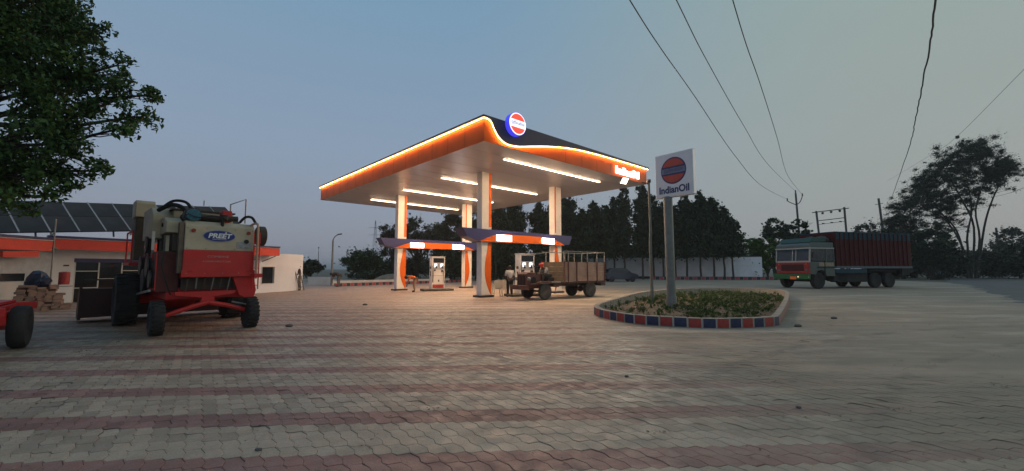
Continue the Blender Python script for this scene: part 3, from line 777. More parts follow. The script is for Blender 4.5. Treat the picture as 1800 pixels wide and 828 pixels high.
# mast trees along the boundary wall
mast = [(872, 55, 8.6, 1.9, 357), (905, 60, 9, 1.7, 352), (948, 60, 0, 1.6, 358), (968, 64, 0, 1.5, 362), (998, 62, 0, 1.7, 343), (1024, 60, 0, 1.5, 372), (1043, 61, 0, 1.6, 357), (1062, 60, 0, 1.5, 364), (1078, 62, 0, 1.5, 350), (1095, 60, 0, 1.25, 327), (1127, 60, 0, 1.35, 322), (1146, 62, 0, 1.5, 346), (1163, 60, 0, 1.5, 358), (1184, 60, 0, 1.6, 366), (1203, 59, 0, 1.25, 342), (1228, 59, 0, 1.6, 338), (1250, 59.5, 0, 1.6, 350), (1268, 60, 0, 1.5, 366), (1284, 60, 0, 1.3, 386)]
near_by = ['behind the left columns, first of the row', 'showing right of the near column under the soffit', 'left of the far right column', 'low between two taller trees right of the column', 'tall, just right of the far right column', 'shorter, above the truck bed rails', 'above the tail of the farm truck', 'above the parked dark car', 'left of the narrow tall tree by the floodlight', 'narrow and tall directly under the floodlight', 'narrow and tallest, under the canopy corner', 'just right of the slim pole', 'behind the sign pole, left side', 'behind the sign pole, right side', 'narrow, below the middle of the square sign', 'broad, below the right edge of the square sign', 'broad, second from the right end of the tall ones', 'sloping shoulder near the right end', 'lowest and last at the right end']
for i, ((px, Y, _, r, top), nb_) in enumerate(zip(mast, near_by)):
    x = px_at(px, Y); h = 1.5 + (472.5 - top) / 725.37 * Y
    mast_tree((x, Y - .6, 0), h, r, 'dark mast tree ' + nb_, i, n=13000)

# other trees and bushes
def T(px, Y, top, wpx, label, lm=None, n=3000, size=.35, th=.25, seed=0, group=None, sparse=0, open_=False, cat='tree', name='tree'):
    h = 1.5 + (472.5 - top) / 725.37 * Y
    return bushy_tree((px_at(px, Y), Y, 0), h, wpx / 2 / 725.37 * Y, label, lm, n, size, th, name, cat, group, seed, sparse, None, .2, open_)
T(548, 55, 457, 46, 'small bushy tree just beyond the end of the white wall', LM_OLIVE, 1500, .28, .3, 1)
T(640, 62, 441, 84, 'rounded dark green tree beside the street lamp', LM_MID, 3200, .34, .2, 2)
T(668, 58, 478, 66, 'low dark rounded bush behind the left column', LM_DARK, 2200, .3, .08, 3)
T(690, 66, 388, 62, 'tall thin crowned tree rising above the left column beam', LM_OLIVE, 1900, .34, .35, 4, sparse=.5, open_=True)
T(735, 68, 378, 76, 'loose airy tree behind the farther fuel pump', LM_OLIVE, 2900, .34, .3, 5, sparse=.4, open_=True)
T(792, 66, 368, 90, 'dense dark tree left of the back middle column', LM_DARK, 5200, .36, .15, 6)
T(838, 64, 362, 90, 'dense dark tree behind the near column', LM_DARK, 5200, .36, .15, 7)
T(720, 72, 455, 90, 'low dark thicket tree behind the orange clad worker', LM_DARK, 2600, .36, .1, 8)
T(800, 60, 440, 120, 'low dark thicket tree right of the farther fuel pump', LM_DARK, 4000, .4, .06, 9)
T(890, 58, 430, 110, 'low dark thicket tree behind the man in white shirt', LM_DARK, 4000, .4, .06, 10)
T(975, 57, 440, 120, 'low dark thicket tree behind the farm truck bed', LM_DARK, 4000, .4, .06, 11)
T(1040, 76, 420, 110, 'low dark thicket tree behind the parked car', LM_DARK, 3800, .4, .06, 12)
T(1160, 76, 410, 120, 'low dark thicket tree between the slim pole and sign pole', LM_DARK, 3800, .4, .06, 33)
T(1245, 76, 415, 110, 'low dark thicket tree behind the mast trees right of the sign', LM_DARK, 3800, .4, .06, 34)
T(1318, 63, 413, 62, 'bright green bush spilling over the white wall', LM_BRIGHT, 2600, .3, .12, 13)
T(1348, 62, 414, 50, 'bright green bush at the right end of the white wall', LM_BRIGHT, 2000, .3, .12, 14)
T(1362, 74, 378, 52, 'leafy tree left of the power pole', LM_MID, 1900, .4, .25, 15)
T(1405, 72, 377, 48, 'leafy tree in front of the power pole', LM_MID, 1900, .4, .25, 16)
T(1535, 72, 386, 100, 'low spreading bare looking tree behind the lorry', LM_OLIVE, 2600, .36, .2, 17, sparse=.3, open_=True)
T(1585, 64, 372, 70, 'dark dense tree behind the tail of the lorry', LM_OLIVE, 3000, .36, .1, 18)
T(1635, 60, 398, 90, 'dark roadside tree just right of the lorry', LM_DARK, 3600, .36, .08, 19)
T(1785, 88, 398, 70, 'hazy roadside tree at the right end beyond the hedge', LM_OLIVE, 2200, .4, .2, 20)
T(1480, 80, 410, 60, 'low shrubby tree seen over the lorry roof', LM_OLIVE, 1800, .36, .15, 21)
# roadside hedge (a run of bushes)
hed = [(1560, 70, 440, 70), (1600, 66, 436, 64), (1648, 64, 434, 70), (1695, 62, 440, 70), (1745, 60, 436, 66), (1790, 58, 428, 76), (1840, 56, 424, 80), (1900, 55, 430, 80)]
hl = ['right behind the lorry body', 'beside the lorry tail', 'under the left side of the big tree', 'under the trunks of the big tree', 'right of the big tree trunks', 'below the distant post', 'at the frame edge beyond the road', 'beyond the road past the frame edge']
for i, (px, Y, top, w) in enumerate(hed):
    T(px, Y + 8, top, w * 1.25, 'dark roadside bush ' + hl[i], LM_DARK if i % 2 else LM_OLIVE, 3000, .34, .04, 40 + i, 'bushes along the far side of the road', cat='bush', name='roadside_bush')
# big open tree with several leaning trunks
Yb = 66
bx = px_at(1690, Yb)
ot = empty('spreading_tree', (bx, Yb, 0), 0, 'tall open tree with several leaning trunks above the road at right', 'tree')
s = MB(); rg = random.Random(21); cl = []
def OT(px, py, dy=0): a_ = at(px, py, Yb + dy); return Vector((a_[0] - bx, a_[1] - Yb, a_[2]))
trunks = [[(1702, 470), (1690, 430), (1678, 400), (1655, 375), (1635, 345), (1622, 320)], [(1706, 470), (1700, 420), (1708, 370), (1700, 320), (1690, 285)],
          [(1712, 470), (1722, 420), (1715, 370), (1730, 320), (1745, 290)], [(1716, 470), (1730, 400), (1745, 350), (1765, 310), (1782, 288)], [(1700, 470), (1694, 440), (1665, 390), (1630, 370), (1590, 365)], [(1706, 470), (1712, 400), (1690, 350), (1668, 310), (1655, 290)]]
tips = []
for tr in trunks:
    pts = [OT(a, b_, rg.uniform(-.8, .8) * (i > 0)) for i, (a, b_) in enumerate(tr)]
    pts[0].z = -.1
    cr_ = crom(pts, 4); s.tube(cr_, [.17 * (1 - .82 * i / len(cr_)) for i in range(len(cr_))], 7)
    for i in range(8, len(cr_)):
        for j in range(2):
            q = cr_[i] + Vector((rg.gauss(0, 1.1), rg.gauss(0, 1.2), rg.gauss(.5, .7)))
            limb(s, cr_[i], q, .055, .015, .06, 4, rg); tips.append(q)
            for kk in range(2):
                q2 = q + Vector((rg.gauss(0, .8), rg.gauss(0, .8), rg.gauss(.25, .5))); limb(s, q, q2, .02, .008, .06, 3, rg); tips.append(q2)
for q in tips: cl.append((*q, rg.uniform(.28, .62)))
crown_px = [(1600, 395, 30), (1625, 410, 28), (1655, 395, 22), (1570, 400, 22), (1655, 300, 24), (1675, 290, 24), (1700, 300, 30), (1740, 320, 18), (1700, 345, 20), (1640, 320, 26), (1720, 262, 18), (1765, 300, 16), (1710, 262, 26), (1735, 268, 24), (1690, 275, 24), (1660, 285, 22), (1755, 285, 20), (1640, 305, 22), (1620, 325, 24), (1600, 345, 24), (1585, 365, 22), (1650, 335, 26), (1680, 320, 22), (1720, 290, 26), (1745, 305, 16), (1575, 385, 20), (1610, 380, 26), (1640, 365, 26), (1665, 350, 20), (1770, 290, 12), (1715, 255, 14), (1625, 345, 22)]
for px, py, r_ in crown_px:
    for j in range(17):
        q = OT(px + rg.gauss(0, r_ * .6), py + rg.gauss(0, r_ * .45), rg.gauss(0, 2)); cl.append((*q, rg.uniform(.35, 1.0)))
        if j < 3: limb(s, min(tips, key=lambda t_: (t_ - q).length), q, .03, .01, .05, 4, rg)
s.build('trunk', M_BARK, ot, smooth=True)
leaves_obj('crown', cl, 150000, .19, LM_OLIVE, ot, aspect=.5)

# ground plants in the planter (nobody could count them)
pc = []; stem = MB(); gr = random.Random(9)
for i in range(1500):
    x, y = gr.uniform(3, 15), gr.uniform(10.6, 25)
    if not inside(x, y, inn2) or (x < 5.2 and gr.random() < .75): continue
    if (x * 1.3 + sin(y * 2.1) * 1.2) % 1.9 < .45: continue
    hh = gr.uniform(.08, .26) * (1.7 if gr.random() < .12 else 1); pc.append((x, y, .06 + hh * .5, gr.uniform(.08, .17)))
tag(leaves_obj('bed_plants', pc, 30000, .07, leaf_mat('bed_leaves', (.035, .085, .018), (.12, .16, .045)), None, flat=1.4, aspect=.4), 'low green and yellowing plants covering the planter soil', 'plants', kind='stuff')
dry = [(gr.uniform(3, 15), gr.uniform(10.6, 25)) for _ in range(1300)]
dc_ = [(x, y, .07, .10) for x, y in dry if inside(x, y, inn2)]
tag(leaves_obj('dry_litter', dc_, 7000, .06, leaf_mat('dry_leaves', (.13, .085, .045), (.22, .15, .08)), None, flat=.3, aspect=.5), 'dry brown leaf litter and straw on the planter soil', 'litter', kind='stuff')

# ------------------------------------------------------------------ boundary wall, far kerbs
bw = empty('boundary_wall', (36.6, 60.6, 0), atan2(5.5, -21.5), 'long white compound wall behind the mast trees and parked car', 'wall')
MB().bb(0, 36, -.12, .12, 0, 3.25).build('wall_panel', mat('boundary_white', (.86, .86, .90), .8, var=.10, scale=.8, dirt=.3, dirt_rgb=(.5, .48, .48)), bw)
MB().bb(0, 36, -.16, .16, 3.252, 3.33).build('coping', M_CONC, bw)
MB().bb(0, 36, .13, .145, 0, .35).build('skirting', mat('black_skirting', (.03, .03, .035), .7), bw)
M_KREDf = mat('far_kerb_red', (.34, .06, .07), .7, var=.15); M_KBLKf = mat('far_kerb_black', (.03, .03, .04), .7, var=.15)
def straight_kerb(name, p0, p1, L_, hh, label):
    p0, p1 = Vector(p0), Vector(p1); d = p1 - p0; n = int(d.length / L_)
    t = empty(name, p0, atan2(d.y, d.x), label, 'kerb')
    MB().bb(0, n * L_, .012, .15, -.02, hh - .02).build('kerb_core', mat('kerb_core', (.4, .39, .37), .8, dirt=.4), t)
    me_ = [MB().box((0, 0, 0), (L_ * .9, .16, hh)).mesh('far_block', m_) for m_ in (M_KREDf, M_KBLKf)]
    for i in range(n): inst('kerb_block', me_[i % 2], t, ((i + .5) * L_, .08, hh / 2))
    return t
straight_kerb('striped_kerb', (19.5, 58.0, 0), (37.2, 56.4, 0), .56, .42, 'red and black striped kerb at the foot of the white boundary wall')
straight_kerb('striped_kerb', (-15.2, 35.6, 0), (-5.5, 47.5, 0), .36, .26, 'red and black striped kerb beside the street lamp')
pw = empty('parapet_wall', (-16.5, 38.2, 0), atan2(10.5, 11), 'low white parapet behind the striped kerb near the street lamp', 'wall')
MB().bb(0, 13, 0, .2, 0, .42).build('parapet', M_WHITE, pw)
lw = empty('low_wall', (-19.2, 39.0, 0), radians(-12), 'short low white wall left of the street lamp', 'wall')
MB().bb(0, 2.6, 0, .2, 0, .75).build('wall_panel', M_WHITE, lw)
dm = empty('earth_mound', (-14.0, 50, 0), 0, 'pale dry earth mound behind the street lamp', 'mound')
mb = MB(); mb.sphere((0, 0, -.4), 1.0, 16, (3.0, 1.2, 1.35)); mb.build('mound', mat('dry_earth', (.22, .19, .15), .95, var=.25, scale=1, bump=.5), dm, smooth=True)

# ------------------------------------------------------------------ left building
FA = radians(61.8)
bd = empty('station_office', (-20.05, 17.9, 0), FA, 'low white station office with red and navy fascia and rooftop panels', 'building')
M_WALLB = mat('office_wall', (.84, .85, .86), .8, var=.06, scale=1.2, dirt=.35, dirt_rgb=(.6, .58, .55))
M_FASR = mat('fascia_red', (.78, .06, .03), .45, var=.06, dirt=.15)
M_WFRAME = mat('window_frame_white', (.6, .6, .58), .5)
# wall pieces around the shop opening x .8 .. 3.4, z 0..1.95
w = MB(); w.bb(0, .8, 0, .22, 0, 2.42); w.bb(.8, 3.4, 0, .22, 1.98, 2.42); w.bb(3.4, 9.2, 0, .22, 0, 2.42); w.bb(0, 9.2, 4.8, 5, 0, 2.42); w.bb(0, .2, .22, 4.8, 0, 2.42); w.bb(9.05, 9.2, .22, 4.8, 0, 2.42)
w.build('wall', M_WALLB, bd)
MB().bb(-.3, 9.75, -.75, 5.2, 2.42, 2.50).build('roof_slab', M_CONC, bd)
MB().bb(-.3, 9.75, -.80, -.752, 2.33, 2.78).build('fascia', M_FASR, bd)
MB().bb(-.3, 9.77, -.84, -.74, 2.782, 2.81).build('white_trim', M_WHITE, bd)
MB().bb(-.3, 9.78, -.86, -.70, 2.812, 2.91).build('navy_trim', M_NAVY, bd)
MB().bb(9.752, 9.79, -.80, 3.0, 2.33, 2.78).build('fascia', M_FASR, bd)
MB().bar((9.6, -.7, 2.3), (9.15, -.03, 1.95), .05).build('bracket', M_STEEL, bd)
MB().bb(.78, 3.42, -.02, .05, 1.80, 1.975).build('navy_lintel', M_NAVY, bd)
MB().bb(.81, 3.39, 1.4, 1.45, 0, 1.95).build('inner_wall', mat('inner_beige', (.17, .16, .13), .9, var=.2, scale=2), bd)
sf_ = empty('shopfront', (0, .1, 0)); sf_.parent = bd
for x in (.82, 1.62, 2.45, 3.36): MB().bb(x, x + .045, -.03, .03, 0, 1.8).build('mullion', M_WFRAME, sf_)
for x0, x1, z in ((.87, 1.62, 1.38), (.87, 1.62, .62), (1.67, 2.45, 1.02), (2.5, 3.36, 1.40)): MB().bb(x0, x1, -.025, .025, z, z + .035).build('transom', M_WFRAME, sf_)
M_PANE = mat('shop_pane', (.05, .055, .05), .06, alpha=.75, spec=.6)
for x0, x1 in ((.865, 1.62), (1.665, 2.45), (2.495, 3.36)): MB().bb(x0, x1, -.004, .004, .03, 1.8).build('pane', M_PANE, sf_)
MB().sphere((2.2, .3, 1.66), .05, 8).build('red_lamp', mat('red_lamp', (.6, .02, .02), .4, emit=(1, .05, .05), estr=2.0), sf_)
for z, c in ((.55, (.15, .08, .05)), (.95, (.08, .12, .06)), (1.3, (.2, .15, .1))): MB().bb(1.0, 2.2, .9, 1.2, z - .15, z + .12).build('shelf_goods', mat('goods%d' % int(z * 100), c, .6, var=.6, scale=9), bd)
MB().bb(.45, .62, -.03, 0, 1.62, 1.68).build('wall_lamp', M_DARKSTEEL, bd)
MB().bb(.1, .8, -.015, 0, .72, .75).build('wall_pipe', M_STEEL, bd)
# annex to the right with a dark window
ax_ = empty('white_annex', (-15.6 - .05, 26.05, 0), radians(76.7), 'plain white wall with one square dark window at the office end', 'building')
w = MB(); w.bb(0, .0, 0, .2, 0, 2.5) if False else None
w = MB(); w.bb(-.6, -.1, 0, .2, 0, 2.5); w.bb(.87, 3.45, 0, .2, 0, 2.5); w.bb(-.1, .87, 0, .2, 0, .58); w.bb(-.1, .87, 0, .2, 1.62, 2.5); w.bb(3.25, 3.45, .2, 4, 0, 2.5)
M_ANX = mat('annex_wall', (.74, .78, .86), .8, var=.04, scale=1, dirt=.2, dirt_rgb=(.42, .42, .43)); w.build('wall', M_ANX, ax_)
MB().bb(-.1, .87, .10, .14, .58, 1.62).build('window_glass', M_DARKGLASS, ax_)
fr = MB(); fr.bb(-.14, .91, -.03, .02, .54, .582); fr.bb(-.14, .91, -.03, .02, 1.618, 1.66); fr.bb(-.14, -.098, -.03, .02, .582, 1.618); fr.bb(.868, .91, -.03, .02, .582, 1.618); fr.build('window_frame', M_WHITE, ax_)
# left wing: a grey wall turning towards the camera
lwg = empty('office_wing', (-20.05, 17.9, 0), radians(-85.4), 'grey shaded side wing of the office with a dark slot window and white door', 'building')
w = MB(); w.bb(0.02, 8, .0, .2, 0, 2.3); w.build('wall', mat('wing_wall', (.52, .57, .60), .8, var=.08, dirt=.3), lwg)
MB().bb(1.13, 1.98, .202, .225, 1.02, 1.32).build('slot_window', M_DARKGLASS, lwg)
MB().bb(1.28, 2.2, .202, .24, 0, 1.0).build('white_door', M_WHITE, lwg)
MB().bb(.7, 8, .70, .74, 2.24, 2.66).build('fascia', M_FASR, lwg)
MB().bb(.7, 8, .66, .78, 2.662, 2.70).build('white_trim', M_WHITE, lwg)
MB().bb(.7, 8, .62, .80, 2.702, 2.80).build('navy_trim', M_NAVY, lwg)
MB().bb(.3, 8, -3, .695, 2.34, 2.42).build('roof_slab', M_CONC, lwg)
MB().bar((1.3, .76, 2.1), (2.6, .80, 2.05), .16, .22).build('awning', M_FASR, lwg)
MB().tube([(.62, .72, 0), (.62, .72, 3.6)], .03, 6).build('conduit', M_STEEL, lwg)

# solar panels on the office roof
sa_ = empty('solar_array', (-20.05, 17.9, 2.90), FA, 'tilted rack of dark solar panels on the office roof', 'solar panels')
M_SOLAR = mat('solar_cell', (.045, .044, .044), .6, .0, var=.15, scale=1.2, dirt=.5, dirt_rgb=(.10, .093, .082), spec=.2); M_ALU = mat('aluminium', (.36, .36, .36), .6, .3)
sa_.rotation_euler = (0, radians(-5.6), FA); up_ = Vector((0, 2.0, 1.45)).normalized(); wpan, hpan = .90, 1.28
pm = MB()
pm.add([Vector((0, 0, 0)), Vector((wpan - .05, 0, 0)), Vector((wpan - .05, 0, 0)) + up_ * (hpan - .04), up_ * (hpan - .04)] + [v - Vector((0, -.03, .04)) for v in [Vector((0, 0, 0)), Vector((wpan - .05, 0, 0)), Vector((wpan - .05, 0, 0)) + up_ * (hpan - .04), up_ * (hpan - .04)]],
       [(0, 1, 2, 3), (7, 6, 5, 4), (0, 4, 5, 1), (1, 5, 6, 2), (2, 6, 7, 3), (3, 7, 4, 0)])
pme = pm.mesh('solar_panel_mesh', M_SOLAR)
for c in range(-6, 9):
    for r in range(2):
        inst('solar_panel', pme, sa_, Vector((c * wpan, -.1, .22)) + up_ * hpan * r)
    if c > -6:
        p_ = Vector((c * wpan - .025, -.1, .235)); MB().bar(p_, p_ + up_ * hpan * 2, .035, .02).build('gap_strip', M_ALU, sa_)
    if c % 3 == 0:
        MB().bar((c * wpan, .0, 0), (c * wpan, .0, .24), .06).build('leg', M_STEEL, sa_)
        MB().bar((c * wpan, 2.0, -.02), (c * wpan, 2.0, 1.68), .06).build('leg', M_STEEL, sa_)
        MB().bar((c * wpan, .1, .0), (c * wpan + 1, 1.2, .95), .04).build('brace', M_STEEL, sa_)
MB().bar((-5.4, .05, .2), (8.1, .05, .2), .05).build('rail', M_STEEL, sa_)

# brick heap with tarpaulin bundle and red crate
M_BRICK = mat('brick', (.33, .20, .15), .9, island=0, var=.25, scale=8, dirt=.4, dirt_rgb=(.26, .22, .17))
bh = empty('brick_heap', (-17.0, 15.2, 0), radians(50), 'loose heap of pinkish bricks in front of the office', 'bricks')
bme = MB().box((0, 0, 0), (.23, .11, .075)).mesh('brick_mesh', M_BRICK)
br = random.Random(4)
for lv in range(12):
    for i in range(int(6.6 - lv * .22)):
        for j in range(3 if lv < 11 else 2):
            if br.random() < .08: continue
            inst('brick', bme, bh, (-.70 + i * .235 + br.uniform(-.05, .05) + lv * .012, -.17 + j * .13 + br.uniform(-.02, .02), .0375 + lv * .077), (br.uniform(-.04, .04), br.uniform(-.04, .04), br.uniform(-.35, .35)))
tb = MB(); bre = random.Random(8)
tb.sphere((0, 0, .26), .30, 12, (1.0, .9, 1.05)); tb.sphere((.18, .03, .20), .22, 10, (1, .8, 1)); tb.sphere((-.2, 0, .17), .19, 10)
tb.v = [(x + bre.uniform(-.025, .025), y + bre.uniform(-.025, .025), z + bre.uniform(-.025, .025)) for x, y, z in tb.v]
tag(tb.build('plastic_bundle', mat('navy_plastic', (.018, .025, .055), .35, var=.3), None, loc=(-17.15, 15.0, .86)), 'dark navy plastic bundle lying on the brick heap', 'bundle')
rc = empty('red_drum', (-16.68, 15.45, .92), 0, 'small red metal drum standing on the brick heap', 'drum')
MB().lathe([(.15, 0), (.15, .14), (.16, .15), (.15, .16), (.15, .30), (.16, .31), (.15, .32), (.15, .46)], 'z', n=16).build('drum_body', M_REDP, rc, smooth=True)
MB().lathe([(.13, .462), (.05, .48)], 'z', n=12).build('drum_lid', M_DARKSTEEL, rc)

# ------------------------------------------------------------------ wheels
def wheel(parent, c, R, W, tyre, rim, axis='y', lug=0, name='wheel', hubside=-1):
    w_ = empty(name, c); w_.parent = parent
    k = W / 2
    prof = [(R * .56, -k * .8), (R * .72, -k), (R * .92, -k * .95), (R, -k * .62), (R * 1.01, 0), (R, k * .62), (R * .92, k * .95), (R * .72, k), (R * .56, k * .8)]
    t_ = MB(); t_.lathe(prof, axis, n=28)
    if lug:
        for i in range(lug):
            a = 2 * pi * i / lug
            for sgn in (-1, 1):
                aa = a + (.5 * 2 * pi / lug if sgn > 0 else 0); u, v = cos(aa) * R * 1.0, sin(aa) * R * 1.0
                if axis == 'y': t_.box((v, sgn * k * .48, u), (R * .09, k * .92, R * .07), (0, aa, sgn * .5))
                else: t_.box((sgn * k * .48, u, v), (k * .92, R * .07, R * .09), (aa, 0, 0))
    t_.build('tyre', tyre, w_, smooth=not lug)
    r_ = MB(); r_.lathe([(R * .56, -k * .7), (R * .50, -k * .72), (R * .46, -k * .3), (R * .2, -k * .25), (R * .18, -k * .6), (R * .06, -k * .62), (R * .06, k * .62), (R * .18, k * .6), (R * .2, k * .25), (R * .46, k * .3), (R * .50, k * .72), (R * .56, k * .7)], axis, n=24)
    r_.build('rim', rim, w_, smooth=True)
    return w_

# ------------------------------------------------------------------ combine harvester
hv = empty('combine_harvester', (-7.43, 10.15, 0), radians(47.62), 'red and cream combine harvester seen from behind with oval badge', 'harvester')
M_HRED = mat('harvester_red', (.56, .018, .018), .45, var=.15, scale=3, dirt=.30, dirt_rgb=(.20, .085, .06), bump=.25, bscale=3)
M_HCREAM = mat('harvester_cream', (.52, .45, .32), .5, var=.10, scale=3, dirt=.5, dirt_rgb=(.28, .21, .14), bump=.25, bscale=3)
M_HDARK = mat('harvester_grime', (.055, .045, .038), .8, var=.3, scale=4, dirt=.5, dirt_rgb=(.10, .08, .06))
x0, x1 = -.52, .93
# rear hood
MB().prism([(-.06, 1.95), (2.4, 1.95), (2.4, 2.70), (.05, 2.66), (-.06, 2.55)], x0, x1, 'yz').build('rear_hood', M_HCREAM, hv, bevel=.02)
MB().prism([(-.08, 1.31), (2.4, 1.05), (2.4, 1.948), (-.08, 1.948)], x0 - .01, x1 + .01, 'yz').build('red_skirt', M_HRED, hv, bevel=.015)
MB().bb(x0 - .03, x1 + .03, -.115, -.082, 1.31, 1.47).build('skirt_lip', M_HRED, hv)
# side body, left
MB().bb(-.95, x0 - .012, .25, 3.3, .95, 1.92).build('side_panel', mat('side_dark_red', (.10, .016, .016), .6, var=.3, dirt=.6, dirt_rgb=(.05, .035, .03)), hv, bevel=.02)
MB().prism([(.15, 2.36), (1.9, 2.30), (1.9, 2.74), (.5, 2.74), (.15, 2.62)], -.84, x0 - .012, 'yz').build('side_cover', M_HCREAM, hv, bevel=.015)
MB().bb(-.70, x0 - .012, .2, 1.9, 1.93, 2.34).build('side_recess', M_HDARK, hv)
MB().bb(-.62, x0 - .012, -.03, .16, 1.4, 2.6).build('corner_post', mat('grimy_brown', (.13, .10, .075), .8, var=.3, dirt=.4), hv)
for (y_, z0_, z1_, m_) in ((.35, 1.9, 2.30, M_HCREAM), (.62, 1.85, 2.32, M_STEEL), (.9, 2.0, 2.34, M_HDARK), (1.25, 1.9, 2.3, M_STEEL), (1.6, 1.8, 2.32, M_HDARK)):
    MB().bb(-.80, -.74, y_, y_ + .07, z0_, z1_).build('support_strut', m_, hv)
MB().lathe([(.05, 0), (.05, .02)], 'x', (-.865, .62, 2.56), n=12).build('filler_hole', M_BLACK, hv)
for yy in (.25, .9, 1.55, 2.2, 2.85):
    MB().bb(-.97, -.948, yy, yy + .03, 1.0, 1.88).build('panel_rib', M_HRED, hv)
MB().bar((-1.05, .3, 1.0), (-1.05, 2.6, .82), .05).build('drive_shaft', M_STEEL, hv)
MB().tube(crom([(-.85, .1, 1.9), (-.9, .0, 1.6), (-.8, -.02, 1.2), (-.7, .05, .9)], 5), .018, 5).build('hose', M_BLACK, hv)
MB().tube(crom([(-.55, -.1, 2.7), (-.5, -.12, 2.80), (-.3, -.1, 2.74), (.05, -.1, 2.80), (.3, -.1, 2.72)], 5), .014, 5).build('cable', M_BLACK, hv)
for xx in (-.47, -.1, .5, .88):
    for zz in (1.99, 2.48):
        MB().lathe([(.012, 0), (.012, -.008)], 'y', (xx, -.062, zz), n=8).build('bolt', M_STEEL, hv)
for xx in (-.46, -.1, .26, .6, .88): MB().lathe([(.014, 0), (.014, -.008)], 'y', (xx, -.116, 1.39), n=8).build('bolt', M_STEEL, hv)
MB().bb(-.44, -.34, -.122, -.114, 1.42, 1.46).build('reflector', mat('lens_red2', (.4, .02, .01), .3), hv); MB().bb(.76, .86, -.122, -.114, 1.42, 1.46).build('reflector', MATS['lens_red2'], hv)
MB().bb(-.05, .55, 1.9, 2.6, 3.02, 3.10).build('tank_hatch', M_HDARK, hv)
MB().prism([(1.0, 2.25), (2.6, 2.25), (2.6, 3.05), (1.35, 3.05), (1.0, 2.85)], -1.0, -.56, 'yz').build('tank_side', M_HCREAM, hv, bevel=.02)
MB().bb(-.62, .66, .9, 2.7, 2.72, 2.98).build('grain_tank', M_HCREAM, hv, bevel=.02)
MB().bb(-.66, .70, .86, 2.74, 2.982, 3.02).build('tank_rim', M_HDARK, hv)
# drive pulleys and belts on the left flank
for (y, z, r_) in ((.55, 1.25, .20), (1.1, 1.55, .26), (1.7, 1.2, .30), (1.5, 2.1, .22), (2.35, 1.6, .24)):
    MB().lathe([(r_, -.05), (r_, -.02), (r_ * .85, 0), (r_, .02), (r_, .05)], 'x', (-1.0, y, z), n=20).build('pulley', M_DARKSTEEL, hv)
for (a, b_) in (((.55, 1.45), (1.7, 1.5)), ((1.7, .9), (2.35, 1.36)), ((1.1, 1.81), (1.5, 2.3)), ((.75, 1.2), (1.4, 1.15))):
    MB().bar((-1.0, a[0], a[1]), (-1.0, b_[0], b_[1]), .03, .015).build('belt', M_BLACK, hv)
MB().bb(-1.02, -.97, .65, .72, 1.95, 2.4).build('bracket', M_CREAM, hv)
MB().bb(-.98, -.93, .95, 1.02, 1.7, 2.25).build('bracket', M_STEEL, hv)
# pedestal, cab canopy and elevator tower (left front)
MB().bb(-1.10, -.74, 3.12, 3.7, 1.75, 2.95).build('elevator_housing', mat('elevator_grime', (.11, .09, .065), .8, var=.3, scale=3, dirt=.5), hv, bevel=.02)
MB().prism([(3.05, 2.952), (3.75, 2.952), (3.78, 3.34), (3.7, 3.42), (3.12, 3.42), (3.04, 3.34)], -1.14, -.72, 'yz').build('elevator_head', M_HCREAM, hv, bevel=.015)
MB().bb(-1.2, 1.1, 3.1, 4.6, 1.6, 1.68).build('driver_platform', M_HRED, hv)
for xx in (-1.15, 1.05):
    for yy in (3.15, 4.5): MB().bar((xx, yy, 1.68), (xx, yy, 2.55), .035).build('handrail_post', M_HRED, hv)
MB().bar((-1.15, 3.15, 2.55), (-1.15, 4.5, 2.55), .035).build('handrail', M_HRED, hv)
MB().bb(.0, .5, 3.3, 3.8, 1.68, 2.2).build('driver_seat', M_BLACK, hv, bevel=.04)
# exhaust, air cleaner, hoses, top clutter
MB().lathe([(.14, 0), (.15, .04), (.15, .14), (.12, .22), (.04, .25)], 'y', (-.36, .0, 2.80), n=18).build('air_cleaner', mat('blue_glass', (.02, .12, .17), .25, var=.4, scale=20), hv, smooth=True)
MB().lathe([(.18, .06), (.18, .30)], 'y', (-.36, .05, 2.80), n=18).build('cleaner_drum', M_DARKSTEEL, hv, smooth=True)
MB().tube(crom([(-.9, 1.0, 2.95), (-.7, .7, 3.08), (-.5, .5, 3.0), (-.42, .4, 2.75)], 6), .05, 8).build('hose', M_BLACK, hv, smooth=True)
MB().tube(crom([(-.75, 1.5, 3.1), (-.62, 1.0, 3.22), (-.45, .5, 3.15), (-.35, .3, 2.95)], 6), .035, 8).build('hose', M_BLACK, hv, smooth=True)
MB().tube([(-.2, .25, 2.80), (.25, .22, 2.78), (.6, .22, 2.80)], .07, 10).build('exhaust_pipe', M_HDARK, hv, smooth=True)
MB().tube([(.25, .0, 2.72), (.25, -.02, 2.86)], .09, 10).build('filter_bowl', M_HDARK, hv, smooth=True)
MB().tube([(.22, -.02, 2.52), (.22, -.03, 2.75)], .035, 6).build('hose', M_BLACK, hv)
MB().bb(.30, .52, .4, .7, 2.72, 3.02).build('engine_box', M_HRED, hv, bevel=.02)
MB().bb(-.5, .3, .35, .85, 2.66, 2.86).build('engine_block', M_HDARK, hv, bevel=.03)
MB().tube(crom([(.62, .1, 2.7), (.72, .0, 2.84), (.86, -.02, 2.84), (.96, 0, 2.7)], 5), .035, 8).build('hose', M_BLACK, hv, smooth=True)
MB().bar((.0, .95, 3.16), (.0, .95, 3.30), .02).build('rail_post', M_STEEL, hv)

MB().tube([(.75, 1.6, 2.7), (.75, 1.6, 3.35), (1.05, 1.3, 3.5), (1.05, 1.3, 2.8)], .018, 6).build('handrail', M_STEEL, hv)
# cooling fan drum at the right
MB().lathe([(.06, .02), (.24, .02), (.27, .05), (.27, .20), (.24, .22)], 'x', (1.10, .45, 2.40), n=24).build('fan_drum', M_HDARK, hv, smooth=True)
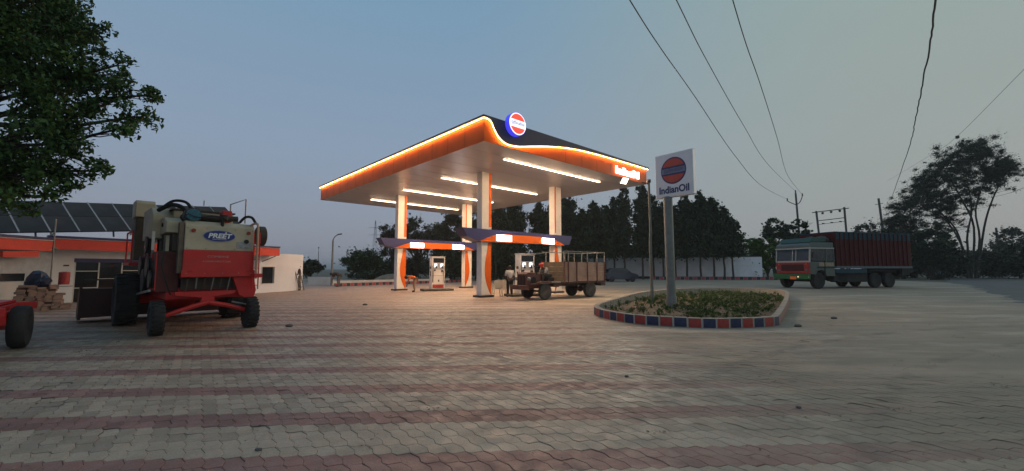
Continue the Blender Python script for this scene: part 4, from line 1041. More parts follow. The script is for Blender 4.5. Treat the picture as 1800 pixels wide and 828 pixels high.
# ladder and downpipe on the right
for xx in (.90, 1.03): MB().bar((xx, -.17, .98), (xx, -.17, 2.45), .022).build('ladder_rail', M_HRED, hv)
for k in range(6): MB().bar((.90, -.17, 1.08 + k * .22), (1.03, -.17, 1.08 + k * .22), .02).build('ladder_rung', M_HRED, hv)
MB().tube(crom([(.84, .05, 2.62), (.93, -.13, 2.68), (.965, -.21, 2.5), (.965, -.21, 1.25)], 5), .028, 8).build('grain_pipe', mat('pipe_peach', (.5, .30, .2), .4), hv, smooth=True)
MB().bb(.92, 1.1, -.26, -.12, 1.28, 1.38).build('pipe_clamp', M_HRED, hv)
# tail lights, number plate, badge
for xx in (-.36, .79): MB().lathe([(.045, -.004), (.045, -.03)], 'y', (xx, -.062, 2.42), n=14).build('tail_light', mat('lens_red', (.25, .02, .01), .25), hv)
MB().bb(.55, .86, -.075, -.062, 2.02, 2.18).build('number_plate', mat('plate_grey', (.30, .31, .32), .5, var=.3, scale=20), hv)
MB().lathe([(.055, -.0), (.055, -.03)], 'y', (.75, -.062, 2.20), n=10).build('plate_lamp', M_BLACK, hv)
def ellipse(a, b, n=40): return [(a * cos(2 * pi * i / n), b * sin(2 * pi * i / n)) for i in range(n)]
bg_ = empty('badge', (.165, -.062, 2.31)); bg_.parent = hv
MB().prism(ellipse(.335, .145), -.010, 0).build('badge_rim', mat('badge_rim', (.22, .30, .5), .35), bg_)
MB().prism(ellipse(.32, .13), -.016, -.0105).build('badge_face', mat('badge_blue', (.018, .03, .19), .3), bg_)
text_mesh('lettering', 'PREET', .16, mat('badge_white', (.75, .76, .78), .4), bg_, (0, -.018, .0), (pi / 2, 0, 0), .002, bold=.006, width=.50, shear=.2)
text_mesh('small_lettering', '★', .07, MATS['badge_white'], bg_, (.13, -.018, .085), (pi / 2, 0, 0), .001)
text_mesh('small_lettering', 'AGRO INDUSTRIES', .035, MATS['badge_white'], bg_, (0, -.018, -.083), (pi / 2, 0, 0), .001)
M_SKLET = mat('skirt_lettering', (.50, .30, .28), .5)
text_mesh('skirt_lettering', 'COMBINE', .065, M_SKLET, hv, (.16, -.084, 1.80), (pi / 2, 0, 0), .002, width=.44)
text_mesh('skirt_lettering', 'HARVESTER', .055, M_SKLET, hv, (.14, -.084, 1.68), (pi / 2, 0, 0), .002, width=.58)
# straw walker fringe and underside
MB().bb(x0 + .02, x1 - .05, .15, .25, 1.0, 1.35).build('walker_back', M_HDARK, hv)
for k in range(7): MB().bar((x0 + .12 + k * .17, -.02, 1.32), (x0 + .10 + k * .17 + rnd.uniform(-.03, .03), .06, 1.05 - rnd.uniform(0, .12)), .03, .01).build('straw_tine', M_STEEL if k % 2 else M_HDARK, hv)
MB().bb(-.75, .85, .28, 3.0, .78, 1.05).build('sieve_box', M_HRED, hv)
# rear axle: two crossing red arms
MB().tube([(-.80, .0, .42), (-.3, 0, .60), (.05, 0, .70)], .055, 8).build('axle_arm', M_HRED, hv, smooth=True)
MB().tube([(.05, .0, .68), (.4, 0, .60), (.80, 0, .46)], .055, 8).build('axle_arm', M_HRED, hv, smooth=True)
MB().prism([(-.62, .88), (-.05, .80), (.55, .88), (.62, .96), (-.62, .96)], .02, .14).build('axle_yoke', M_HRED, hv)
MB().box((.02, .08, .74), (.26, .16, .16)).build('axle_pivot', M_HRED, hv)
MB().tube([(.5, -.04, .68), (.82, -.05, .60)], .02, 6).build('tie_rod', M_STEEL, hv)
MB().prism([(.5, 1.30), (.98, 1.30), (1.04, .95), (1.0, .78), (.84, .74), (.66, .84)], -.02, .1).build('axle_bracket', M_HRED, hv, bevel=.01)
for xx in (-.93, .93): wheel(hv, (xx, 0, .385), .385, .25, M_BLACK, M_HRED, 'x', lug=22)
for xx in (-1.22, 1.22): wheel(hv, (xx, 2.95, .68), .68, .48, M_BLACK, M_HRED, 'x', lug=18)
MB().tube([(-1.1, 2.95, .68), (1.1, 2.95, .68)], .12, 8).build('front_axle', M_HRED, hv)
# header at the front
hd = empty('header', (0, 4.2, 0)); hd.parent = hv
MB().prism([(0, .15), (.9, .08), (1.1, .2), (.35, .75), (.3, .95), (0, .95)], -2.0, 2.0, 'yz').build('header_trough', mat('header_dark_red', (.035, .006, .008), .5, var=.2, dirt=.3, dirt_rgb=(.04, .02, .02)), hd)
for xx in (-2.06, 2.0): MB().prism([(-.05, .10), (1.3, .06), (1.45, .25), (.5, .98), (-.05, 1.0)], xx, xx + .06, 'yz').build('header_end', MATS['header_dark_red'], hd)
for k in range(6):
    a = k * pi / 3; MB().bar((-1.95, .95 + .38 * cos(a), .85 + .38 * sin(a)), (1.95, .95 + .38 * cos(a), .85 + .38 * sin(a)), .04).build('reel_bar', M_DARKSTEEL, hd)
MB().lathe([(.18, -1.9), (.18, 1.9)], 'x', (0, .5, .42), n=12).build('auger', M_DARKSTEEL, hd)
MB().prism([(2.6, .9), (4.25, .3), (4.25, .8), (2.6, 1.5)], -.45, .45, 'yz').build('feeder_house', M_HRED, hv)

# ------------------------------------------------------------------ red trailer at the left edge
tr_ = empty('farm_trailer', (-9.4, 7.99, 0), radians(40), 'red farm trailer chassis cut off by the frame edge', 'trailer')
wheel(tr_, (0, .05, .40), .40, .24, M_BLACK, mat('dusty_hub', (.22, .19, .14), .6, dirt=.5), 'x')
wheel(tr_, (-1.9, .05, .40), .40, .24, M_BLACK, MATS['dusty_hub'], 'x')
MB().bb(-1.8, -.1, -.02, .10, .36, .46).build('axle', M_HRED, tr_)
MB().bb(-1.85, -.02, -1.0, -.9, .68, .82).build('chassis_rail', M_HRED, tr_)
MB().bb(-1.85, .05, .9, 1.0, .68, .82).build('chassis_rail', M_HRED, tr_)
for xx in (-.25, -1.75): MB().bb(xx - .05, xx + .05, -.9, .9, .68, .80).build('chassis_rail', M_HRED, tr_)
MB().bb(-1.9, -.25, -1.0, 1.0, .822, .87).build('deck', M_HRED, tr_)
MB().prism([(-.32, .46), (-.1, .46), (-.15, .7), (-.35, .7)], -.3, .3).build('axle_bracket', M_HRED, tr_)

# ------------------------------------------------------------------ farm truck (home built)
ft = empty('farm_truck', (1.61, 20.3, 0), radians(38.5), 'small home built farm truck with rusty hood and open plank bed', 'truck')
M_RUST = mat('rusty_red', (.15, .055, .04), .75, var=.3, scale=5, dirt=.6, dirt_rgb=(.11, .075, .05))
M_PLANK = mat('bed_plank', (.38, .25, .19), .85, var=.14, scale=4, dirt=.4, dirt_rgb=(.27, .19, .13), bump=.3)
M_PLANKD = mat('old_plank', (.20, .15, .09), .9, var=.2, scale=5, dirt=.5, dirt_rgb=(.12, .09, .06), bump=.3)
M_FRAME = mat('truck_frame', (.075, .045, .035), .8, var=.3, scale=6, dirt=.4)
wheel(ft, (0, .0, .39), .39, .20, M_DUSTYRUB, M_FRAME, 'y')
wheel(ft, (0, 1.3, .39), .39, .20, M_BLACK, M_FRAME, 'y')
wheel(ft, (3.26, .0, .43), .43, .24, M_DUSTYRUB, mat('dust_hub', (.2, .15, .11), .8, dirt=.4), 'y')
wheel(ft, (2.9 + .36, 1.3, .43), .43, .24, M_BLACK, M_FRAME, 'y')
for y in (.0, 1.3): pass
MB().tube([(0, .05, .40), (0, 1.25, .40)], .045, 8).build('front_axle', M_FRAME, ft)
MB().tube([(3.26, .05, .43), (3.26, 1.25, .43)], .06, 8).build('rear_axle', M_FRAME, ft)
MB().sphere((3.26, .65, .43), .17, 10).build('differential', M_FRAME, ft, smooth=True)
for y in (.35, .95): MB().bb(-.75, 4.2, y - .04, y + .04, .62, .74).build('chassis_rail', M_FRAME, ft)
for y in (.15, 1.15): MB().tube(crom([(2.7, y, .66), (3.26, y, .54), (3.85, y, .66)], 5), .03, 4).build('leaf_spring', M_FRAME, ft)
# hood with round headlamp and fenders
MB().prism([(-.95, .55), (-.05, .55), (-.0, 1.22), (-.15, 1.32), (-.80, 1.34), (-.93, 1.25)], .28, 1.02).build('hood', M_RUST, ft, bevel=.03)
MB().bb(-.975, -.951, .40, .90, .62, 1.2).build('grille', M_BLACK, ft)
for i in range(5): MB().bb(-.99, -.976, .42 + i * .11, .45 + i * .11, .64, 1.18).build('grille_bar', M_RUST, ft)
for y in (.20, 1.10):
    MB().lathe([(.09, .05), (.09, -.05), (.07, -.08)], 'x', (-.86, y, 1.02), n=14).build('headlamp', M_STEEL, ft, smooth=True)
MB().lathe([(.16, .0), (.16, .02), (.08, .03)], 'y', (-.5, .252, .95), n=16).build('side_filter', M_BLACK, ft)
MB().bb(-1.15, -1.02, .0, 1.3, .50, .72).build('front_bumper', M_RUST, ft, bevel=.02)
for y in (.03, 1.27): MB().prism([(-.42, .82), (.42, .82), (.30, .90), (-.30, .90)], y - .14, y + .14).build('fender', M_RUST, ft)
MB().bb(-.9, -.2, .03, .26, .74, .80).build('fender', M_RUST, ft)
MB().tube([(-.3, .3, 1.2), (-.3, .22, 1.9)], .03, 8).build('exhaust_stack', M_BLACK, ft)
# cockpit
MB().bb(-.0, 1.05, -.05, 1.35, .80, .86).build('floor_plate', mat('pale_plate', (.30, .27, .24), .6), ft)
MB().bb(.02, .10, .2, 1.1, .86, 1.25).build('dashboard', M_FRAME, ft)
MB().tube([(.08, .6, 1.1), (.26, .6, 1.32)], .02, 6).build('steering_column', M_BLACK, ft)
sw = MB(); ring = [(.28 + .16 * sin(a) * .35, .6 + .19 * cos(a), 1.33 + .19 * sin(a) * .8) for a in [2 * pi * i / 18 for i in range(19)]]; sw.tube(ring, .016, 5); sw.build('steering_wheel', M_BLACK, ft)
MB().bb(.50, .95, .3, 1.0, .86, 1.06).build('driver_seat', M_BLACK, ft, bevel=.03)
MB().bb(.62, .95, -.02, .28, .60, .80).build('battery_box', M_FRAME, ft)
# bed: planks, posts and rails
bz0, bz1 = .88, 1.86; bx0, bx1 = 1.15, 4.32; by0, by1 = -.16, 1.42
MB().bb(bx0, bx1, by0, by1, .76, .86).build('bed_floor', M_FRAME, ft)
def planks(y, n=4):
    for i in range(n):
        z = bz0 + i * (bz1 - bz0) / n
        MB().bb(bx0 + .03, bx1 - .02, y - .02, y + .02, z + .006, z + (bz1 - bz0) / n - .006).build('plank', M_PLANK, ft)
planks(by0); planks(by1)
for i in range(4):
    z = bz0 + i * (bz1 - bz0) / 4
    MB().bb(bx0 - .02, bx0 + .02, by0 + .03, by1 - .03, z + .006, z + (bz1 - bz0) / 4 - .006).build('plank', M_PLANKD, ft)
    MB().bb(bx1 - .0, bx1 + .04, by0 + .03, by1 - .03, z + .006, z + (bz1 - bz0) / 4 - .006).build('plank', M_PLANK, ft)
for x in (bx0 + .02, bx0 + .30, bx0 + .92, bx0 + 1.75, bx0 + 2.52, bx1 - .02):
    for y, d in ((by0, -.045), (by1, .045)):
        MB().bb(x - .028, x + .028, y + d - .02, y + d + .02, bz0 - .12, bz1 + .02).build('post', M_RUST, ft)
M_RAIL = mat('pale_rail', (.27, .26, .24), .6, .2, var=.2)
for y in (by0 - .04, by1 + .04):
    MB().bar((bx0, y, 2.40), (bx1, y, 2.40), .04).build('top_rail', M_RAIL, ft)
    for x in (bx0 + .3, bx0 + 1.75, bx0 + 2.52, bx1 - .02): MB().bar((x, y, 1.88), (x, y, 2.38), .035).build('rail_post', M_RAIL, ft)
MB().bar((bx1, by0 - .04, 2.40), (bx1, by1 + .04, 2.40), .04).build('top_rail', M_RAIL, ft)
MB().bar((bx0, by1 - .3, 2.36), (-.2, by1 - .3, 2.20), .035).build('top_rail', M_RAIL, ft)
MB().bar((bx0, by0, 1.86), (bx0, by0, 2.40), .04).build('rail_post', M_RAIL, ft)
MB().bb(bx1 - .3, bx1 + .08, by0, by1, .60, .75).build('tail_bumper', M_FRAME, ft)

# ------------------------------------------------------------------ lorry
lo = empty('goods_lorry', (23.13, 31.18, 0), atan2(.28, .96), 'big red lorry with teal topped high body and white cab front', 'lorry')
M_LRED = mat('lorry_red', (.072, .006, .008), .6, var=.15, scale=2, dirt=.15, dirt_rgb=(.05, .02, .02), spec=.2); M_LTEAL = mat('lorry_teal', (.015, .055, .08), .6, var=.15, scale=2, dirt=.12, dirt_rgb=(.07, .09, .09), spec=.2)
M_LGREEN = mat('lorry_green', (.018, .12, .03), .5, var=.15); M_LWHITE = mat('lorry_cream', (.42, .40, .36), .5, var=.1, dirt=.3, dirt_rgb=(.2, .19, .16)); M_LGREY = mat('lorry_greygreen', (.085, .115, .10), .5, var=.15, dirt=.3)
Wd = 2.85
for (x, R1) in ((0, .62), (6.0, .60), (7.55, .60)):
    wheel(lo, (x, .18, R1), R1, .34, M_BLACK, M_DARKSTEEL, 'y'); wheel(lo, (x, Wd - .18, R1), R1, .34, M_BLACK, M_DARKSTEEL, 'y')
MB().bb(-.3, 10.1, .75, 1.05, .85, 1.15).build('chassis_rail', M_BLACK, lo); MB().bb(-.3, 10.1, 1.5, 1.8, .85, 1.15).build('chassis_rail', M_BLACK, lo)
for x in (0, 6.0, 7.55): MB().tube([(x, .2, .62), (x, Wd - .2, .62)], .1, 8).build('axle', M_BLACK, lo)
MB().bb(1.6, 3.0, .12, .7, .55, 1.15).build('fuel_tank', M_BLACK, lo, bevel=.05)
MB().bb(3.4, 5.0, .15, .6, .5, 1.2).build('tool_box', M_BLACK, lo, bevel=.03)
# cab
cbx0, cbx1 = -.85, 1.62
cab = MB()
cab.prism([(cbx0, 1.10), (cbx0 + .0, 2.05), (cbx1, 2.05), (cbx1, .95), (.75, .95), (.62, 1.28), (.3, 1.42), (-.12, 1.36), (-.35, 1.08)], 0, Wd)
cab.build('cab_body', M_LGREY, lo, bevel=.03)
MB().bb(cbx0 - .035, cbx0 - .002, .02, Wd - .02, 1.12, 2.0).build('cab_front', mat('cab_red', (.30, .014, .014), .45, var=.15, dirt=.15), lo, bevel=.015)
MB().bb(cbx0 - .06, cbx0 - .036, .5, Wd - .5, 1.35, 1.85).build('grille', mat('grille_dark_red', (.05, .006, .008), .5), lo)
for i in range(6): MB().bb(cbx0 - .075, cbx0 - .061, .52, Wd - .52, 1.38 + i * .08, 1.41 + i * .08).build('grille_bar', M_LRED, lo)
for y in (.28, Wd - .28):
    MB().lathe([(.11, 0), (.11, -.04), (.06, -.06)], 'x', (cbx0 - .036, y, 1.36), n=14).build('headlamp', mat('lamp_glass', (.13, .12, .11), .15), lo)
    MB().lathe([(.07, 0), (.06, -.05)], 'x', (cbx0 - .036, y, 1.86), n=12).build('indicator', mat('indicator_red', (.5, .08, .04), .3), lo)
MB().bb(cbx0 - .28, cbx0 - .08, -.05, Wd + .05, .72, 1.10).build('bumper', M_LGREEN, lo, bevel=.03)
MB().bb(cbx0 - .295, cbx0 - .282, .95, 1.45, .70, .92).build('number_plate', mat('plate_orange', (.65, .14, .03), .5, emit=(.6, .12, .02), estr=.10), lo)
MB().sphere((cbx0 - .3, .78, .90), .05, 8).build('fog_lamp', mat('lamp_lit', (.8, .7, .5), .3, emit=(1, .75, .45), estr=.9), lo)
# window band: posts, panes, roof
posts = [(cbx0, .04), (cbx0, 1.13), (cbx0, 1.42), (cbx0, Wd - .04)]
for x, y in posts: MB().bar((x, y, 2.05), (x + .10, y, 3.02), .09 if y in (.04, Wd - .04) else .06).build('windscreen_post', M_LWHITE, lo)
MB().bb(cbx0 - .02, cbx0 + .05, .0, Wd, 2.0, 2.12).build('cab_sill', M_LWHITE, lo)
for y0_, y1_ in ((.09, 1.09), (1.17, 1.38), (1.46, Wd - .09)):
    s = MB(); s.add([(cbx0 + .03, y0_, 2.12), (cbx0 + .03, y1_, 2.12), (cbx0 + .12, y1_, 3.0), (cbx0 + .12, y0_, 3.0)], [(0, 1, 2, 3)]); s.add([(cbx0 + .045, y0_, 2.12), (cbx0 + .045, y1_, 2.12), (cbx0 + .135, y1_, 3.0), (cbx0 + .135, y0_, 3.0)], [(3, 2, 1, 0)])
    s.build('windscreen', mat('cab_glass', (.02, .028, .035), .08, var=.2, spec=.6), lo)
    MB().bb(cbx0 + .03, cbx0 + .06, y0_, y1_, 2.86, 2.98).build('visor_strip', M_LTEAL, lo)
for y in (.02, Wd - .02):
    MB().bb(.75, .83, y - .03, y + .03, 2.05, 3.05).build('door_post', M_LGREY, lo); MB().bb(cbx1 - .08, cbx1, y - .03, y + .03, 2.05, 3.05).build('door_post', M_LGREY, lo)
    MB().bb(cbx0 + .15, .75, y - .008, y + .008, 2.1, 3.0).build('side_window', MATS['cab_glass'], lo)
    MB().bb(.83, cbx1 - .08, y - .008, y + .008, 2.1, 3.0).build('side_window', MATS['cab_glass'], lo)
MB().bb(.0, 1.5, -.018, -.003, 1.70, 1.98).build('door_stripe', mat('stripe_cream', (.34, .25, .15), .5, var=.3, scale=6), lo)
MB().bb(-.2, 1.55, -.018, -.003, 1.55, 1.68).build('door_stripe', M_LTEAL, lo)
MB().bb(.55, .62, -.03, -.003, 1.1, 2.05).build('door_edge', M_BLACK, lo)
MB().bb(cbx0 - .02, cbx1, -.03, Wd + .03, 3.02, 3.12).build('cab_eave', M_LWHITE, lo)
MB().prism([(cbx0 + .02, 3.122), (cbx1, 3.122), (cbx1, 3.52), (cbx0 + .28, 3.50), (cbx0 + .02, 3.34)], .02, Wd - .02).build('cab_roof', mat('roof_grey', (.10, .135, .13), .5, var=.1), lo, bevel=.04)
MB().prism([(cbx0 + .22, 3.522), (1.0, 3.56), (1.0, 3.92), (cbx0 + .5, 3.88)], .1, Wd - .1).build('roof_rack', mat('rack_green', (.02, .085, .07), .6, var=.2, dirt=.2), lo, bevel=.03)
tp = MB(); rg2 = random.Random(2)
tp.sphere((1.4, .75, 3.72), .5, 12, (1.2, 1, .72)); tp.sphere((1.5, 1.7, 3.72), .55, 12, (1, 1, .72)); tp.sphere((.9, 1.3, 3.70), .5, 12, (1, 1, .6))
tp.v = [(x + rg2.uniform(-.04, .04), y + rg2.uniform(-.04, .04), z + rg2.uniform(-.03, .03)) for x, y, z in tp.v]
tag(tp.build('folded_tarpaulin', mat('tarpaulin', (.05, .042, .035), .9, var=.3), None, loc=(0, 0, 0)), 'dark folded tarpaulin heaped on the lorry cab roof', 'tarpaulin')
tpo = bpy.data.objects['folded_tarpaulin']; tpo.location = lo.location; tpo.rotation_euler = lo.rotation_euler
MB().bar((cbx0 - .1, -.3, 2.3), (cbx0 - .1, -.3, 2.75), .10, .04).build('mirror', M_BLACK, lo); MB().bar((cbx0 + .1, 0, 2.75), (cbx0 - .1, -.3, 2.7), .02).build('mirror_arm', M_BLACK, lo)
# body
L0, L1_ = 1.78, 10.2
MB().bb(-.3, 9.9, .75, 2.2, .62, 1.5).build('underbody', M_BLACK, lo)
MB().bb(2.0, 5.2, .12, .74, .48, 1.3).build('side_tank', M_BLACK, lo, bevel=.04)
MB().bb(L0, L1_, -.02, Wd + .02, 1.55, 1.72).build('body_sill', mat('sill_bluegrey', (.09, .13, .15), .6, var=.2, dirt=.3), lo)
MB().bb(L0 + .06, L1_ - .06, .06, Wd - .06, 1.722, 4.05).build('body_lining', M_LRED, lo)
MB().bb(L0, L1_, -.03, Wd + .03, 4.30, 4.38).build('top_rail', M_LTEAL, lo)
npan = 17; pw_ = (L1_ - L0) / npan
for i in range(npan):
    a = L0 + i * pw_
    for yy, sgn in ((0, 1), (Wd, -1)):
        y_a, y_b = sorted((yy, yy + sgn * .05))
        MB().bb(a + .10, a + pw_ - .004, y_a, y_b, 1.724, 3.80).build('side_board', M_LRED, lo)
        MB().bb(a + .10, a + pw_ - .004, y_a, y_b, 3.80 + .004, 4.298).build('upper_board', M_LTEAL, lo)
        y_a, y_b = sorted((yy - sgn * .05, yy + sgn * .05))
        MB().bb(a, a + .096, y_a, y_b, 1.724, 4.298).build('side_post', mat('post_maroon', (.055, .010, .012), .6, var=.2, spec=.2) if yy == 0 else M_LRED, lo)
MB().bb(L0, L0 + .05, .052, Wd - .052, 1.724, 4.296).build('front_board', M_LRED, lo); MB().bb(L1_ - .05, L1_, .052, Wd - .052, 1.724, 4.296).build('tailgate', M_LRED, lo)
MB().bb(10.0, 10.45, .1, Wd - .1, 1.2, 1.45).build('rear_bumper', M_BLACK, lo); MB().bb(9.0, 9.9, .02, .3, 1.0, 1.5).build('mudguard', M_BLACK, lo)
MB().bb(1.7, 5.0, -.01, .05, 1.18, 1.50).build('side_guard', M_LTEAL, lo)
MB().bb(5.3, 8.3, .0, .35, 1.32, 1.40).build('mudguard', M_BLACK, lo)

# ------------------------------------------------------------------ parked hatchback
cr = empty('hatchback_car', (12.75, 49.0, 0), radians(6), 'dark blue hatchback parked against the white boundary wall', 'car')
M_CAR = mat('car_blue', (.028, .034, .06), .3, .2, var=.08, spec=.6, coat=.5)
body = [(-1.9, .35), (-1.95, .85), (-1.75, 1.05), (-1.45, 1.45), (-1.0, 1.60), (.2, 1.62), (.55, 1.52), (1.15, 1.08), (1.75, .92), (1.98, .72), (1.98, .38), (1.5, .28), (-1.4, .28)]
def loft_side(prof, halfw, tuck):
    s = MB(); n = len(prof); rows = []
    for y, k in ((-halfw, 1), (-halfw * .5, 1.0), (halfw * .5, 1.0), (halfw, 1)):
        rows.append([(x, y * (1 - tuck * max(0, z - .9)), z) for x, z in prof])
    for r in rows: s.v += r
    for a in range(3):
        for i in range(n): s.f.append((a * n + i, a * n + (i + 1) % n, (a + 1) * n + (i + 1) % n, (a + 1) * n + i))
    s.f.append(tuple(range(n))); s.f.append(tuple(range(3 * n, 4 * n))[::-1]); s.m = [0] * len(s.f); return s
loft_side(body, .82, .22).build('body', M_CAR, cr, smooth=True, bevel=.04)
gl = [(-1.38, 1.08), (-1.15, 1.46), (-.95, 1.53), (.2, 1.54), (.45, 1.46), (.98, 1.08)]
for sy in (-1, 1):
    s = MB(); n = len(gl)
    s.add([(x, sy * (.82 * (1 - .22 * (z - .9)) + .012), z) for x, z in gl], [tuple(range(n)) if sy < 0 else tuple(range(n))[::-1]]); s.build('side_window', M_DARKGLASS, cr)
s = MB(); s.add([(1.12, -.68, 1.12), (1.12, .68, 1.12), (.60, .62, 1.51), (.60, -.62, 1.51)], [(0, 1, 2, 3)]); s.build('windscreen', M_DARKGLASS, cr)
for v in cr.children: pass
s = MB(); s.add([(-1.80, -.65, 1.06), (-1.80, .65, 1.06), (-1.51, .6, 1.42), (-1.51, -.6, 1.42)], [(3, 2, 1, 0)]); s.build('rear_window', M_DARKGLASS, cr)
for x in (-1.25, 1.25):
    for y in (-.74, .74): wheel(cr, (x, y, .31), .31, .19, M_BLACK, mat('car_rim', (.35, .35, .36), .4, .6), 'y')
for y in (-.6, .6): MB().box((1.90, y, .78), (.14, .3, .14)).build('headlight', mat('car_lamp', (.4, .4, .42), .15), cr, bevel=.03)
MB().box((.75, -.93, 1.1), (.12, .16, .12)).build('wing_mirror', M_CAR, cr, bevel=.02); MB().box((.75, .93, 1.1), (.12, .16, .12)).build('wing_mirror', M_CAR, cr, bevel=.02)

# ------------------------------------------------------------------ people
M_SKIN = mat('skin', (.20, .115, .075), .55, var=.05); M_HAIR = mat('hair', (.012, .011, .010), .7)
def skin_obj(name, verts, edges, radii, mat_, parent, root=0, sub=1):
    me = bpy.data.meshes.new(name); me.from_pydata(verts, edges, []); me.materials.append(mat_)
    o = bpy.data.objects.new(name, me); C.objects.link(o); o.parent = parent
    md = o.modifiers.new('skin', 'SKIN'); md.use_smooth_shade = True
    for i, sv_ in enumerate(me.skin_vertices[0].data):
        r_ = radii[i]; sv_.radius = r_ if isinstance(r_, tuple) else (r_, r_); sv_.use_root = (i == root)
    if sub: o.modifiers.new('sub', 'SUBSURF').levels = sub; o.modifiers['sub'].render_levels = sub
    return o
def person(loc_, rz, J, label, shirt, trousers, group=None, turban=None, sc=1.0):
    """J: joint name -> xyz (metres, facing -y)"""
    t = empty('person', loc_, rz, label, 'person', group); t.scale = (sc,) * 3
    Jv = {k: Vector(v) for k, v in J.items()}
    vs = []; es = []; rs = []; ix = {}
    def add(k, p, r_, par=None):
        ix[k] = len(vs); vs.append(tuple(p)); rs.append(r_)
        if par is not None: es.append((ix[par], ix[k]))
    add('pelvis', Jv['pelvis'], .12); add('waist', Jv['pelvis'].lerp(Jv['chest'], .5), .115, 'pelvis'); add('chest', Jv['chest'], .14, 'waist')
    add('neck', Jv['neck'], .06, 'chest'); hd_ = (Jv['head'] - Jv['neck']); add('jaw', Jv['neck'] + hd_ * .45, .07, 'neck'); add('skull', Jv['neck'] + hd_ * 1.0, .092, 'jaw'); add('crown', Jv['neck'] + hd_ * 1.45, .06, 'skull')
    fwd = Vector(J.get('face', (0, -1, 0))).normalized()
    add('nose', Jv['neck'] + hd_ * .85 + fwd * .10, .014, 'skull')
    for sd_ in ('L', 'R'):
        add('sh' + sd_, Jv['sh' + sd_], .065, 'chest'); add('el' + sd_, Jv['el' + sd_], .042, 'sh' + sd_); add('wr' + sd_, Jv['wr' + sd_], .027, 'el' + sd_)
        d = (Jv['wr' + sd_] - Jv['el' + sd_]).normalized(); sdv = d.orthogonal().normalized()
        add('palm' + sd_, Jv['wr' + sd_] + d * .07, (.035, .018), 'wr' + sd_)
        for q in range(4):
            off = sdv * (q - 1.5) * .020; ln = (.065, .08, .075, .055)[q]
            add('f%d%s' % (q, sd_), Jv['wr' + sd_] + d * (.07 + ln * .6) + off, .010, 'palm' + sd_); add('g%d%s' % (q, sd_), Jv['wr' + sd_] + d * (.07 + ln * 1.1) + off * 1.1 + d.cross(sdv) * .02, .008, 'f%d%s' % (q, sd_))
        add('th' + sd_, Jv['wr' + sd_] + d * .06 + sdv * .055, .011, 'palm' + sd_)
        add('hip' + sd_, Jv['hip' + sd_], .095, 'pelvis'); add('kn' + sd_, Jv['kn' + sd_], .062, 'hip' + sd_); add('an' + sd_, Jv['an' + sd_], .042, 'kn' + sd_); add('toe' + sd_, Jv['toe' + sd_], .035, 'an' + sd_)
    skin_obj('body', vs, es, rs, M_SKIN, t)
    # shirt
    v2 = [Jv['pelvis'], Jv['pelvis'].lerp(Jv['chest'], .5), Jv['chest'], Jv['chest'].lerp(Jv['neck'], .6)]
    e2 = [(0, 1), (1, 2), (2, 3)]; r2 = [(.155, .135), (.15, .13), (.175, .145), .085]
    for sd_ in ('L', 'R'):
        k = len(v2); v2 += [Jv['sh' + sd_], Jv['sh' + sd_].lerp(Jv['el' + sd_], .95)]; e2 += [(2, k), (k, k + 1)]; r2 += [.088, .066]
    skin_obj('shirt', [tuple(v) for v in v2], e2, r2, shirt, t)
    v3 = [Jv['pelvis'] + Vector((0, 0, .02))]; e3 = []; r3 = [.15]
    for sd_ in ('L', 'R'):
        k = len(v3); v3 += [Jv['hip' + sd_], Jv['kn' + sd_], Jv['kn' + sd_].lerp(Jv['an' + sd_], .9)]; e3 += [(0, k), (k, k + 1), (k + 1, k + 2)]; r3 += [.115, .085, .068]
    skin_obj('trousers', [tuple(v) for v in v3], e3, r3, trousers, t)
    for sd_ in ('L', 'R'):
        a_, b2 = Jv['an' + sd_], Jv['toe' + sd_]; MB().tube([a_ + Vector((0, 0, -.03)), a_.lerp(b2, .5) + Vector((0, 0, -.015)), b2], [.05, .05, .032], 8).build('shoe', mat('shoe', (.03, .022, .018), .6), t, smooth=True)
    hc = Jv['neck'] + hd_ * 1.12 - fwd * .02
    if turban: 
        s = MB(); s.sphere(hc + hd_ * .15, .135, 12, (1.05, 1.05, .8)); s.build('turban', turban, t, smooth=True)
    else:
        s = MB(); s.sphere(hc, .108, 12, (1, 1, .95)); s.build('hair', M_HAIR, t, smooth=True)
    e_ = MB(); side = fwd.cross(Vector((0, 0, 1))).normalized() if abs(fwd.z) < .9 else Vector((1, 0, 0))
    for q in (-1, 1): e_.sphere(Jv['neck'] + hd_ * .95 + fwd * .088 + side * q * .033, .012, 6)
    e_.build('eyes', M_HAIR, t)
    er = MB()
    for q in (-1, 1): er.sphere(Jv['neck'] + hd_ * .85 + side * q * .095, .022, 6, (.6, 1, 1.4))
    er.build('ears', M_SKIN, t)
    return t
STAND = dict(pelvis=(0, 0, .93), chest=(0, 0, 1.27), neck=(0, -.01, 1.46), head=(0, -.03, 1.58), shL=(.18, 0, 1.38), shR=(-.18, 0, 1.38), elL=(.24, .0, 1.10), elR=(-.24, 0, 1.10), wrL=(.18, -.18, .98), wrR=(-.18, -.18, .98),
             hipL=(.09, 0, .88), hipR=(-.09, 0, .88), knL=(.10, -.02, .48), knR=(-.10, -.02, .48), anL=(.11, 0, .09), anR=(-.11, 0, .09), toeL=(.12, -.16, .035), toeR=(-.12, -.16, .035))
M_SHIRTW = mat('shirt_white', (.62, .58, .52), .8, var=.06); M_TRD = mat('trousers_dark', (.02, .02, .023), .85)
person((-.12, 22.35, 0), pi + .3, STAND, 'standing person in white shirt and black trousers beside the fuel pump, back turned', M_SHIRTW, M_TRD, sc=1.0)
LADM = dict(STAND); LADM.update(elR=(-.26, -.15, 1.45), wrR=(-.2, -.32, 1.62), elL=(.26, -.05, 1.12), anL=(.26, .12, .09), knL=(.2, .06, .48), toeL=(.28, -.04, .035), wrL=(.22, -.2, .95))
